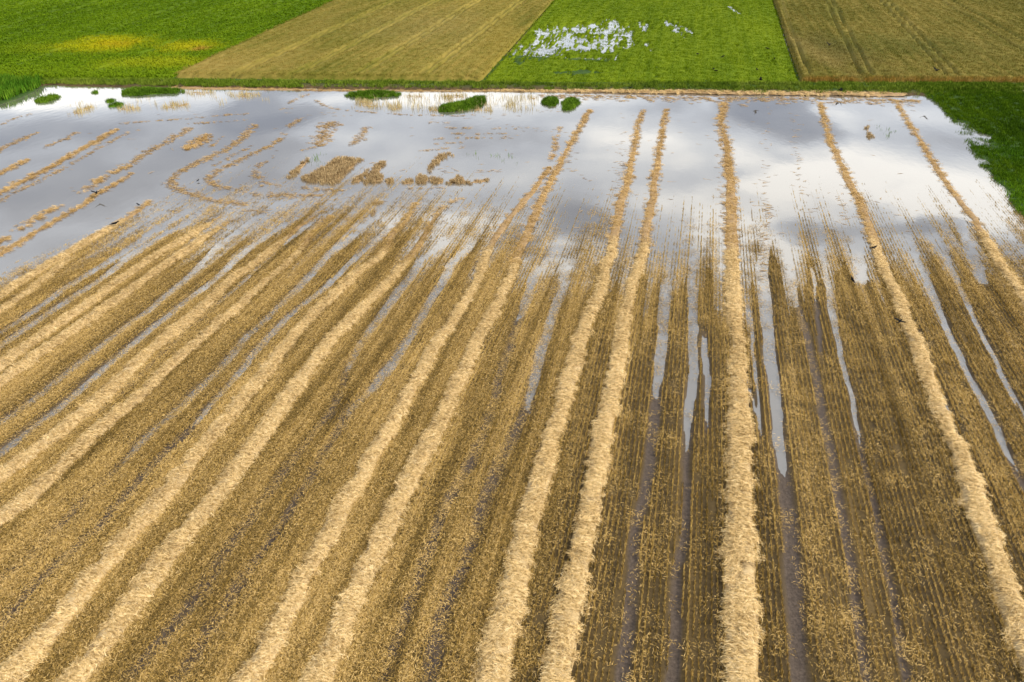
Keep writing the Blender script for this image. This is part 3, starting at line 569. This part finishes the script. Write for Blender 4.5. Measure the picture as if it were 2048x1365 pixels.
x, y = to_xy(P, Q); vis = (np.abs(x) < .72*(y*.852+13.6)+1) & (y > 13); P, Q = P[vis], Q[vis]; h, rut, gzz, d, kr_, kl_, fd_ = terrain(P, Q)
thick = .07 + .57*sstep(3, -13, P) + (.35 + .5*sstep(4, -8, P))*(fbm(P*1.1+3, Q*.015)-.5)*2
thick = np.where(d > -3, np.minimum(thick, .5), thick) + np.clip(.6*np.exp(-((d-1)/5)**2), 0, .45)*sstep(-22, -4, P)
ok = ((h > .005) | (rng.random(len(P)) < 1.0*np.exp(-np.clip(d, 0, 50)/5))) & (h > -.09) & (rng.random(len(P)) > terrain.wide*np.where(Q > 44, .90, .84)) & (kr_ < .2) & (rng.random(len(P)) < np.clip(thick, .03, 1)); P, Q, h = P[ok], Q[ok], h[ok]; x, y = to_xy(P, Q); n = len(P)
scatter('straw_litter', np.stack([x, y, np.maximum(h, -.03)+rng.uniform(.03, .12, n)], 1), rots(n, None, .07), scls(n, .7, 1.1), L_LIT, label='loose chopped straw strewn between the stubble rows', cat='straw litter')
# single floating straws
fx, fy = [], []
for pts, n in [([(1540, 215), (1531, 300), (1530, 400), (1536, 430), (1527, 480), (1527, 560)], 90), ([(1590, 225), (1590, 290), (1600, 350), (1612, 390)], 45), ([(1640, 400), (1620, 440)], 8),
               ([(1680, 390), (1686, 425), (1690, 450)], 18), ([(1380, 225), (1440, 300), (1440, 400)], 0), ([(1150, 215), (1000, 232), (860, 238)], 22), ([(640, 225), (700, 232)], 8), ([(1150, 300), (1130, 330), (1180, 360)], 16),
               ([(1250, 260), (1240, 330), (1225, 420)], 40), ([(1440, 260), (1445, 400), (1446, 460)], 60), ([(1010, 250), (1120, 268)], 16), ([(740, 330), (1000, 345)], 26), ([(480, 420), (720, 440)], 46), ([(550, 395), (760, 400)], 26), ([(330, 420), (430, 428)], 14)]:
    a = np.array(pts, float); t = rng.uniform(0, len(a)-1.001, n); i = t.astype(int); f = (t-i)[:, None]; q = a[i]*(1-f) + a[i+1]*f
    fx += list(q[:, 0] + rng.normal(0, 5, n)); fy += list(q[:, 1] + rng.normal(0, 3, n))
fx += list(rng.uniform(100, 1850, 150)); fy += list(rng.uniform(205, 470, 150))
fx, fy = np.array(fx), np.array(fy); x, y = g(fx, fy); n = len(x)
scatter('floating_straws', np.stack([x, y, np.full(n, .006)], 1), np.stack([np.zeros(n), np.zeros(n), rng.normal(0, .5, n)], 1), scls(n, .6, 1.1), L_BIT, label='single dark straws drifting on the flood water', cat='floating straw')
# wrack of straw scraps along the far shore, right half
n = 420; fx = rng.uniform(1080, 1840, n); fy = np.interp(fx, [1080, 1840], [190, 200]) + rng.gamma(1.5, 2.6, n); x, y = g(fx, fy)
scatter('shore_wrack', np.stack([x, y, np.full(n, .01)], 1), rots(n, rng.normal(0, .3, n), .02), scls(n, .8, 1.5), L_WET, label='brown straw scraps washed along the far shore at right', cat='straw wrack')

# ------------------------------------------------------------------ crops beyond the flood
def field(name, label, cat, quad, z0, top, mat, coll, tracks=(), twid=.35, sx_=.3, sy_=1.3, skirt=True, edge=None, zfun=None, dens_step=(.62, 1.15), pscale=(.75, 1.1), plabel='crop'):
    """a standing crop: grid between near-left, near-right, far-right, far-left (ground metres), skirted to the soil, with plants scattered over it"""
    (ax, ay), (bx_, by_), (cx, cy), (dx, dy) = quad
    wn = math.hypot(bx_-ax, by_-ay); ln = max(math.hypot(dx-ax, dy-ay), math.hypot(cx-bx_, cy-by_))
    nu = int(wn/sx_)+2; nv = int(ln/sy_)+2; U, V = np.meshgrid(np.linspace(0, 1, nu), np.linspace(0, 1, nv), indexing='ij')
    def xy(U, V): return (ax*(1-U)+bx_*U)*(1-V) + (dx*(1-U)+cx*U)*V, (ay*(1-U)+by_*U)*(1-V) + (dy*(1-U)+cy*U)*V
    x, y = xy(U, V)
    def ztop(x, y):
        z = top + (fbm(x*.8, y*.8, 3)-.5)*.16 + (fbm(x*.06, y*.06, 3)-.5)*.2
        for tr in tracks: z = z - (top-z0-.06)*(1-sstep(twid*.6, twid*1.4, seg_dist(x, y, tr)))
        if zfun is not None: z = zfun(x, y, z)
        return z
    z = ztop(x, y)
    z[0, :] = z[-1, :] = z0; z[:, 0] = z0; z[:, -1] = z0
    e0 = xy(U*0 + .0, V)
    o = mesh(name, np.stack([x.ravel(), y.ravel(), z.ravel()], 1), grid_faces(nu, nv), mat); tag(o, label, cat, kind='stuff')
    tk = np.zeros(x.shape)
    for tr in tracks: tk = np.maximum(tk, 1-sstep(twid*.5, twid*1.3, seg_dist(x, y, tr)))
    attr(o, 'track', np.maximum(tk, .3))  # floor outside the tracks paints plant self-shading into the whole canopy colour
    nu = int(wn/dens_step[0]); nv = int(min(ln, 140)/dens_step[1]); U, V = np.meshgrid((np.arange(nu)+.5)/nu, (np.arange(nv)+.5)/nv*min(1, 140/ln), indexing='ij')
    U = U.ravel() + rng.uniform(-.4, .4, U.size)/nu; V = V.ravel() + rng.uniform(-.4, .4, V.size)/nv*.9; x, y = xy(U, V)
    k = (np.abs(x) < y*.76 + 4)
    for tr in tracks: k &= seg_dist(x, y, tr) > twid*.5+.36
    x, y = x[k], y[k]; z = ztop(x, y); k = (z > .02) | ((zfun is not None) & (rng.random(len(z)) < .75)); x, y, z = x[k], y[k], np.maximum(z[k], -.08); n = len(x)
    scatter(plabel, np.stack([x, y, z-.08], 1), rots(n, math.pi*rng.integers(0, 2, n) - AZ + rng.normal(0, .2, n), .04), scls(n, *pscale), coll, parent=o)
    return o
def G1(px, py): x, y = g(px, py); return (float(x), float(y))
def tl(*pts): return gpoly(pts)
def ext(a, b_, far=-75):          # continue a line of the photograph to the row y = far
    t = (far-a[1])/(b_[1]-a[1]); return G1(a[0]+(b_[0]-a[0])*t, far)
B1, B2, B3 = ((352, 156), (683, 0)), ((965, 163), (1110, 0)), ((1600, 166), (1545, 0))
vp = (1430, -290)
def row_line(px, py, y2=-70):     # a wheel track runs with the rows
    t = (y2-py)/(vp[1]-py); return tl((px, py), (px+(vp[0]-px)*t, y2))
e2, e3 = ext(*B2), ext(*B3); n2, n3 = G1(967, 150), G1(1597, 150)
for q4 in ([(-900, 112), n2, e2, (-900, e2[1])], [n3, (900, 112), (900, e3[1]), e3], [(-900, e2[1]), (900, e2[1]), (900, 6000), (-900, 6000)]):
    o = mesh('far_field_soil', [(a_, b_, .03) for a_, b_ in q4], [(0, 1, 2, 3)], M['base'], smooth=False); tag(o, kind='structure')
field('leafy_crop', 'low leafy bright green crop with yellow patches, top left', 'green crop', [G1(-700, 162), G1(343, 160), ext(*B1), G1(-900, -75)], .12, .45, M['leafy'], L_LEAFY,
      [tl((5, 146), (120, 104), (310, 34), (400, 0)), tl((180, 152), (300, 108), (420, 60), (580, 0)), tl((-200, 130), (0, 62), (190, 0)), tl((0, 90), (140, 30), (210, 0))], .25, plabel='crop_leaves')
trA = [row_line(a, 156) for a in (845, 860, 715, 730, 590, 604, 470, 483)]
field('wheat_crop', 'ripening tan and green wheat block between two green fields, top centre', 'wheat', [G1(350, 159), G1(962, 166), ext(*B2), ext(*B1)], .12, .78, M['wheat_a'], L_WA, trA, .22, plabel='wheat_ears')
trB = [tl((1720, 160), (1645, 0), (1620, -60)), tl((1742, 160), (1659, 0), (1635, -60)), tl((1892, 160), (1752, 0), (1710, -60)), tl((1914, 160), (1767, 0), (1725, -60)),
       tl((2075, 130), (1868, 0), (1800, -50)), tl((2100, 120), (1888, 0), (1815, -50)), tl((1618, 158), (1585, 80), (1558, 0), (1545, -60)), tl((2200, 100), (2010, 0), (1920, -50)), tl((2230, 100), (2030, 0), (1940, -50))]
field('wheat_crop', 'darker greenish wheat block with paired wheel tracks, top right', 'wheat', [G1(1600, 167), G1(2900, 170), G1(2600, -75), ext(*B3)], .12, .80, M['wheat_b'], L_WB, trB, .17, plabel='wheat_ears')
# front rim of the right wheat, ripe gold
a0, a1 = G1(1606, 165.5), G1(2900, 168); n = 330; t = rng.random(n); x = a0[0] + (a1[0]-a0[0])*t*.55; y = a0[1] + (a1[1]-a0[1])*t*.55 + rng.uniform(-.35, .25, n)
scatter('wheat_rim', np.stack([x, y, np.full(n, .12)], 1), rots(n, None, .03), scls(n, .85, 1.15), L_WE, label='golden standing wheat stems along the front rim of the right wheat block', cat='wheat')
GP = [(1085, 100, 5, 9), (1245, 75, 3, 9), (1170, 88, 9.5, 9), (1115, 75, 6, 13), (1060, 105, 2.6, 8), (1035, 118, 1.6, 7), (1200, 60, 8, 9), (1225, 50, 3, 10), (1180, 120, 5.5, 2.2), (1290, 55, 1.6, 9), (1345, 55, 1.4, 12), (1372, 60, 1.1, 8), (1467, 20, .9, 12), (1300, 95, 1, 5), (1160, 148, 5, 1.4)]
def grass_z(x, y, z):
    z = .32 + (fbm(x*.8, y*.8, 3)-.5)*.14; pool = np.zeros_like(x)
    for (a_, b_, rx_, ry_) in GP:
        cx, cy = g(a_, b_); pool = np.maximum(pool, 1-sstep(.4, 1.35, np.hypot((x-cx)/rx_, (y-cy)/ry_)))
    p_, q_ = to_pq(x, y); s = pool + (fbm(p_*1.7, q_*.10+4, 4)-.5)*1.3 + (fbm(p_*4.5, q_*.5+4, 3)-.5)*1.9
    return z - sstep(.60, .85, s)*.52
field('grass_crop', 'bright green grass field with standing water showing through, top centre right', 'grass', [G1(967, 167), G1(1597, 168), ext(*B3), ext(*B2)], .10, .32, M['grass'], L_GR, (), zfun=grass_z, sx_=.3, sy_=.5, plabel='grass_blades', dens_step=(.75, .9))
# right-hand grass next to the flood
n = 26000; x = rng.uniform(30, 95, n); y = rng.uniform(40, 111, n); p_, q_ = to_pq(x, y); h, rut, gzz, d, kr_, kl_, fd_ = terrain(p_, q_)
ok = (kr_ > .5) & (x < y*.76+3) & ((h > .0) | (rng.random(n) < .28)) & (p_ < 43.5); x, y, h = x[ok], y[ok], h[ok]; n = len(x)
scatter('meadow_grass', np.stack([x, y, np.maximum(h, -.1)-.03], 1), rots(n), scls(n, .8, 1.3), L_GD, label='deep green grass right of the flood, with water showing in hollows', cat='grass')
# verge along the far shore, with the ditch behind it
n = 9000; fx = rng.uniform(-500, 2500, n); x0, _ = g(fx, 176); fyv = np.interp(x0, FARX, FARY); off = rng.uniform(1.2, 8.5, n); x = x0; y = fyv + off
ylim = np.interp(fx, [-500, 350, 960, 1600, 2500], [G1(0, 162)[1], G1(0, 162)[1], G1(0, 167)[1], G1(0, 168.5)[1], G1(0, 170)[1]])
k = (y < ylim - .2) & ((off > 3.4) | (fx < 600) | (rng.random(n) < .25)) & ~((off > 4.7) & (off < 5.3)); x, y = x[k], y[k]; n = len(x)
scatter('verge_grass', np.stack([x, y, .12 + rng.uniform(-.02, .05, n)], 1), rots(n), scls(n, .6, 1.15), L_VG, label='green grassy verge and ditch bank between the flood and the far crops', cat='grass')
# tall crop in the left corner
cpoly = gpoly([(-260, 262), (0, 206), (45, 190), (78, 176), (80, 166), (-260, 160)])
n = 5200; x = rng.uniform(-110, -60, n); y = rng.uniform(85, 114, n); k = in_poly(x, y, cpoly); x, y = x[k], y[k]; n = len(x)
scatter('tall_crop', np.stack([x, y, np.full(n, .1)], 1), rots(n, None, .03), scls(n, .8, 1.15), L_CORN, label='tall upright green crop filling the left corner by the far shore', cat='green crop')

# ------------------------------------------------------------------ green clumps, reeds and the unharvested wheat standing in the flood
def clump(name, label, cat, poly, coll, dens, lo, hi, hump, mat, group, zb=-.02):
    if name == 'wheat_tuft': mat = M['wetmound']
    P_ = gpoly(poly); xs = [a[0] for a in P_]; ys = [a[1] for a in P_]; cx, cy = sum(xs)/len(xs), sum(ys)/len(ys)
    dens = dens*1.5; ar = (max(xs)-min(xs))*(max(ys)-min(ys)); n = max(6, int(ar*dens)); x = rng.uniform(min(xs), max(xs), n*1); y = rng.uniform(min(ys), max(ys), n)
    k = in_poly(x + (fbm(x*2, y)-.5)*.7, y + (fbm(x, y*1.3+9)-.5)*1.0, P_); x, y = x[k], y[k]
    if len(x) < 3: x = np.array([cx, cx+.2, cx-.2]); y = np.array([cy, cy+.3, cy-.3])
    if name == 'wheat_tuft' and len(x) > 30:
        p_, q_ = to_pq(x, y); k = fbm(p_*2.2, q_*.35, 3) > .36; x, y = x[k], y[k]
    ed = seg_dist(x, y, P_ + [P_[0]])
    # humped root mass just above the water
    m_ = 26; ang = np.linspace(0, 2*math.pi, m_, endpoint=False); V = [(0, 0, hump*.5)]; Fc = []
    pts = []
    for a in ang:
        r = 0.02
        while r < 40 and in_poly(np.array([cx+math.cos(a)*r]), np.array([cy+math.sin(a)*r]), P_)[0]: r += .12
        pts.append(r*(.8 + .25*random.random()))
    for f_, zf in ((.45, .55), (.8, .4), (1.0, -.12)):
        for a, r in zip(ang, pts): V.append((math.cos(a)*r*f_, math.sin(a)*r*f_, hump*zf + random.uniform(-.04, .04)*(zf > 0)))
    for i in range(m_):
        j = (i+1) % m_; Fc.append((0, 1+i, 1+j, 1+j))
        for k2 in range(2): a_ = 1+k2*m_; Fc.append((a_+i, a_+m_+i, a_+m_+j, a_+j))
    me = bpy.data.meshes.new(name); me.from_pydata(V, [], [tuple(dict.fromkeys(f)) for f in Fc]); me.materials.append(mat)
    o = bpy.data.objects.new(name, me); C.collection.objects.link(o); o.location = (cx, cy, zb); tag(o, label, cat, group)
    n = len(x); s = rng.uniform(lo, hi, n)*np.clip(.6+ed*.6, .6, 1.15)
    scatter('blades', np.stack([x-cx, y-cy, np.full(n, .01) + np.clip(ed, 0, .8)*hump*.4], 1), rots(n, None, .08), np.stack([s, s, s], 1), coll, parent=o)
    return o
GC = 'green rush clumps standing in the flood'
for lb, poly, d_ in [
    ('long dark green rush bank at the far shore, left part', [(242, 189), (246, 181), (285, 178), (365, 181), (368, 187), (300, 190), (255, 194)], 5),
    ('long dark green rush bank left of centre, beside pale reeds', [(690, 194), (700, 186), (760, 184), (802, 188), (795, 193), (755, 196), (735, 201), (715, 197)], 5),
    ('largest bushy green clump, L-shaped, left of the round pair', [(877, 224), (876, 216), (895, 211), (925, 205), (940, 198), (968, 193), (973, 205), (962, 215), (930, 222), (900, 226)], 6),
    ('left one of the two round green clumps', [(1084, 209), (1086, 200), (1098, 195), (1113, 196), (1117, 209), (1104, 214)], 7),
    ('right one of the two round green clumps, ragged edge', [(1124, 218), (1123, 208), (1135, 198), (1153, 199), (1159, 208), (1150, 217), (1132, 224)], 7),
    ('slanting low green patch near the left corner', [(66, 205), (75, 199), (98, 193), (108, 190), (122, 194), (110, 201), (85, 208)], 3),
    ('tiny green tuft high on the left flood', [(184, 187), (190, 183), (198, 185), (192, 189)], 6),
    ('small green tuft, upper of two left of the rush bank', [(213, 207), (216, 199), (231, 201), (224, 206)], 6),
    ('small wide green tuft, lower of two left of the rush bank', [(212, 216), (222, 209), (246, 207), (243, 214), (225, 215)], 6)]:
    clump('rush_clump', lb, 'rush clump', poly, L_CL, d_*1.3, .55, 1.0, .16, M['clump'], GC)
RG = 'pale reed patches in the flood'
for lb, poly, d_, c_ in [
    ('sparse yellowish reeds right of the left rush bank', [(372, 183), (434, 184), (430, 191), (378, 191)], 2.6, L_RD), ('yellow green reeds in the far shallows left of centre', [(450, 186), (524, 186), (520, 195), (462, 196)], 2.6, L_RD),
    ('pale dry reeds below the long rush bank', [(706, 205), (715, 199), (748, 205), (763, 214), (745, 219), (720, 212)], 3, L_RD), ('small heap of pale dry reeds', [(770, 216), (780, 208), (802, 208), (804, 220), (785, 221)], 3.6, L_RD),
    ('yellow reeds behind the largest bushy clump', [(876, 190), (930, 189), (945, 195), (890, 199)], 3.2, L_RD), ('reeds between rush bank and largest clump', [(810, 190), (850, 191), (850, 196), (812, 196)], 2.2, L_RD),
    ('dry reeds left foot of the largest clump', [(852, 224), (865, 213), (876, 213), (878, 224)], 3.6, L_RD), ('dry reeds right foot of the largest clump', [(935, 223), (950, 216), (985, 217), (985, 224)], 3, L_RD),
    ('thin reeds left of the two round clumps', [(1005, 222), (1010, 195), (1045, 192), (1040, 222)], 1.5, L_RD), ('reed tuft just left of the round pair', [(1058, 199), (1060, 192), (1073, 193), (1072, 200)], 3, L_RD),
    ('brown matted reeds in the left flood', [(136, 230), (155, 220), (180, 211), (192, 211), (186, 220), (160, 229)], 3.4, L_RD), ('brown reeds right of the small green tufts', [(236, 221), (250, 211), (285, 215), (280, 220), (255, 223)], 3, L_RD),
    ('flat brown reed streak in the left flood', [(318, 218), (340, 207), (385, 206), (378, 212), (345, 217)], 3, L_RD), ('wide scatter of reed stems in the left shallows', [(100, 230), (150, 205), (380, 195), (640, 190), (500, 205), (300, 225)], .12, L_RD),
    ('scatter of reed stems across the middle shallows', [(700, 215), (700, 192), (1080, 190), (1080, 222), (880, 226)], .35, L_RD)]:
    clump('reed_patch', lb, 'reed patch', poly, c_, d_, .7, 1.15, .03, M['wetmound'], RG, -.06 if d_ < 2 else -.02)
WG = 'unharvested wheat left standing in the flood'
for lb, poly, d_ in [
    ('thin slanting strip at the left end of the wheat remnant', [(575, 352), (592, 338), (605, 322), (618, 316), (620, 322), (606, 334), (590, 352), (588, 362)], 4),
    ('largest block of unharvested wheat, two slanting ridges', [(667, 318), (690, 316), (728, 319), (708, 336), (687, 353), (675, 371), (640, 370), (599, 364), (600, 357), (626, 346), (650, 334)], 5),
    ('triangular piece of the wheat remnant, second from left', [(752, 330), (764, 320), (775, 321), (770, 332), (757, 343), (765, 352), (768, 366), (740, 370), (728, 366), (735, 348)], 5),
    ('small foot of wheat stubs between the two big remnants', [(702, 362), (712, 355), (722, 348), (735, 340), (738, 346), (726, 356), (718, 368), (706, 369)], 4.5),
    ('low round wheat tuft at the right of the triangle', [(770, 366), (775, 359), (788, 358), (789, 366), (778, 370)], 6),
    ('slanting chain of wheat tufts in the right remnant', [(853, 346), (860, 330), (872, 313), (886, 308), (908, 307), (905, 313), (884, 319), (872, 332), (862, 348)], 4),
    ('round golden wheat tuft at the foot of the slanting chain', [(831, 364), (834, 354), (845, 348), (856, 356), (855, 366), (842, 370)], 6),
    ('flat wheat tuft left of the round golden one', [(803, 367), (812, 361), (826, 359), (828, 366), (812, 370)], 5),
    ('low golden row of wheat at the right foot', [(858, 366), (862, 357), (885, 357), (888, 366), (872, 369)], 5),
    ('yellow wheat bush at the right foot of the remnant', [(892, 367), (905, 360), (914, 350), (926, 352), (930, 362), (945, 368), (920, 370)], 4.5),
    ('thin fading row of wheat at the far right foot', [(940, 366), (950, 360), (978, 358), (976, 363), (955, 367)], 3)]:
    clump('wheat_tuft', lb, 'wheat tuft', poly, L_WS, d_*1.5, .6, 1.0, .10, M['wheat_stand'], WG)
for lb, poly, d_ in [('sparse weeds in the water inside the wheat remnant', [(610, 312), (660, 308), (650, 330), (600, 345)], .7), ('sparse weed tufts right of the wheat remnant', [(905, 304), (960, 301), (1035, 310), (1030, 330), (960, 322), (930, 312)], .45),
                     ('narrow slanting weed strip alone in the right flood', [(1728, 252), (1735, 250), (1746, 280), (1739, 282)], 4), ('loose weed tufts right of the slanting strip', [(1752, 252), (1780, 250), (1797, 275), (1768, 280)], .9),
                     ('small weedy tuft beside the golden clots', [(738, 432), (745, 422), (754, 420), (750, 430)], 5), ('flat weedy straw tuft beyond the golden clots', [(738, 412), (750, 404), (768, 402), (764, 408)], 4)]:
    clump('weed_patch', lb, 'weeds', poly, L_WD if d_ < 3 else L_WS, d_, .6, 1.0, .03, M['wetmound'], 'weeds standing in the flood', -.06 if d_ < 3 else -.03)

# ------------------------------------------------------------------ crows
def lathe_body(stations, nseg=8):
    V, Fc = [], []
    for (x_, z_, rw, rh) in stations:
        for k in range(nseg):
            a = 2*math.pi*k/nseg; V.append((x_, math.cos(a)*rw, z_ + math.sin(a)*rh))
    for i in range(len(stations)-1):
        for k in range(nseg): a = i*nseg+k; b_ = i*nseg+(k+1) % nseg; Fc.append((a, b_, b_+nseg, a+nseg))
    Fc.append(tuple(range(nseg))[::-1]); Fc.append(tuple((len(stations)-1)*nseg + k for k in range(nseg)))
    return V, Fc
def wing(V, Fc, side, up):
    # inner wing, hand and separate primary feathers, with real thickness
    rib = [(.0, .06, .10, -.10), (.16, .07, .11, -.12), (.30, .10, .08, -.13), (.40, .12, .04, -.14)]
    b0 = len(V)
    for (s, z_, f_, r_) in rib:
        yy = side*(.04+s*math.cos(up)); zz = .02 + s*math.sin(up)
        V += [(f_, yy, zz+.012), (r_, yy, zz+.004), (r_, yy, zz-.004), (f_, yy, zz-.010)]
    for i in range(len(rib)-1):
        for k in range(4): a = b0+i*4+k; c = b0+i*4+(k+1) % 4; Fc.append((a, c, c+4, a+4))
    for j in range(5):                       # fingers
        a = math.radians(78 - j*26); bx_, s = .03 - j*.04, .38; ln = .24 - .02*j; yy = side*(.04+s*math.cos(up)); zz = .02 + s*math.sin(up)
        ex, es = bx_ + math.cos(a)*ln*.6, s + math.sin(a)*ln; yy2 = side*(.04+es*math.cos(up*1.2)); zz2 = .02+es*math.sin(up*1.1)
        b1 = len(V); V += [(bx_+.025, yy, zz), (bx_-.025, yy, zz), (bx_, yy, zz-.012), (ex+.008, yy2, zz2), (ex-.008, yy2, zz2), (ex, yy2, zz2-.006)]
        Fc += [(b1, b1+1, b1+4, b1+3), (b1+1, b1+2, b1+5, b1+4), (b1+2, b1, b1+3, b1+5), (b1+3, b1+4, b1+5)]
def crow(label, px, py, z, yaw, up=None, s=1.0):
    """px, py: where the bird shows; z: height above the water; up: wing raise (None = folded, standing)"""
    cxx, cyy = g(px, py); k = (H-z)/H; loc = (float(cxx)*k, float(cyy)*k, z)
    V, Fc = lathe_body([(.27, .075, .012, .012), (.235, .08, .035, .035), (.19, .075, .045, .045), (.14, .05, .05, .05), (.05, .02, .075, .07), (-.08, 0, .07, .065), (-.17, -.01, .04, .035), (-.22, -.012, .035, .015), (-.36, -.02, .06, .008)])
    if up is not None:
        wing(V, Fc, 1, up); wing(V, Fc, -1, up)
    else:
        for sd in (1, -1):
            b0 = len(V); V += [(.12, sd*.05, .06), (.10, sd*.085, 0), (-.12, sd*.075, .01), (-.30, sd*.03, .0), (-.12, sd*.03, .06), (-.1, sd*.06, -.03)]
            Fc += [(b0, b0+1, b0+2, b0+4), (b0+4, b0+2, b0+3), (b0+1, b0+5, b0+2), (b0+5, b0+3, b0+2)]
            b0 = len(V)
            for (x_, z_) in ((-.01, -.04), (.01, -.16)):
                for a in range(4): V.append((x_+.008*math.cos(a*1.57), sd*.03+.008*math.sin(a*1.57), z_))
            Fc += [(b0+a, b0+(a+1) % 4, b0+4+(a+1) % 4, b0+4+a) for a in range(4)]
            Fc += [(b0+4, b0+5, b0+6, b0+7)]
            b0 = len(V); V += [(.01, sd*.03-.006, -.155), (.07, sd*.03-.02, -.16), (.07, sd*.03+.02, -.16), (-.03, sd*.03, -.16)]; Fc += [(b0, b0+1, b0+2), (b0, b0+2, b0+3)]
    me = bpy.data.meshes.new('crow'); me.from_pydata(V, [], Fc); me.materials.append(M['crow'])
    o = bpy.data.objects.new('crow', me); C.collection.objects.link(o); o.location = loc; o.rotation_euler = (0, 0, yaw); o.scale = (s, s, s)
    tag(o, label, 'crow', 'crows over and on the fields')
    bm_ = bpy.data.meshes.new('beak'); bm_.from_pydata([(.26, .012, .082), (.26, -.012, .082), (.26, 0, .062), (.335, 0, .066)], [], [(0, 1, 3), (1, 2, 3), (2, 0, 3), (0, 2, 1)]); bm_.materials.append(M['beak'])
    bk = bpy.data.objects.new('beak', bm_); C.collection.objects.link(bk); bk.parent = o
crow('large crow flying low over the flood, mirrored in the water below', 193, 386, .55, 1.75, .5, 1.0)
crow('crow perched on the swath at the left shore', 230, 447, .42, .6, None, 1.25)
crow('small dark crow wading near the golden scrap', 276, 409, .15, 2.6, None, .8)
crow('crow flying over the right wheat block near its left edge', 1659, 90, 3.0, .8, .6, 1.25)
crow('crow flying over the right wheat block beside the wheel tracks', 1874, 141, 3.0, .5, .45, 1.3)
crow('left crow of the two touching down on the straw bank', 1680, 181, .8, 2.4, .5, 1.0)
crow('right crow of the two touching down on the straw bank', 1684, 181, .75, .9, .8, 1.0)
crow('crow standing on the long right swath at the water line', 1749, 495, .5, .4, None, 1.0)
crow('crow standing in the stubble left of the long right swath', 1705, 560, .32, 1.6, None, 1.15)
crow('crow gliding over the bulge of the long right swath', 1800, 643, 1.6, .7, .25, .85)
crow('crow flying low over the bright grass by its right corner', 1521, 160, 2.0, 2.9, .45, 1.2)
crow('crow on the grass edge behind the straw bank', 1261, 176, .5, .3, None, 1.1)
for lb, px_, py_ in [('dark crow resting in the bright grass, leftmost of a loose flock', 1395, 108), ('crow resting in the bright grass, highest right one of the flock', 1535, 97), ('crow resting in the middle of the bright grass flock', 1446, 113),
                     ('crow resting low in the bright grass, near pair, left', 1427, 138), ('crow resting low in the bright grass, near pair, right', 1432, 142), ('crow resting in the bright grass close to the wheat edge', 1549, 117), ('crow resting in the bright grass below the flock', 1514, 139)]:
    crow(lb, px_, py_, .55, R(0, 6), None, 1.3)
crow('tiny crow on the water inside the turning loop', 396, 361, .15, 1.2, None, .7)
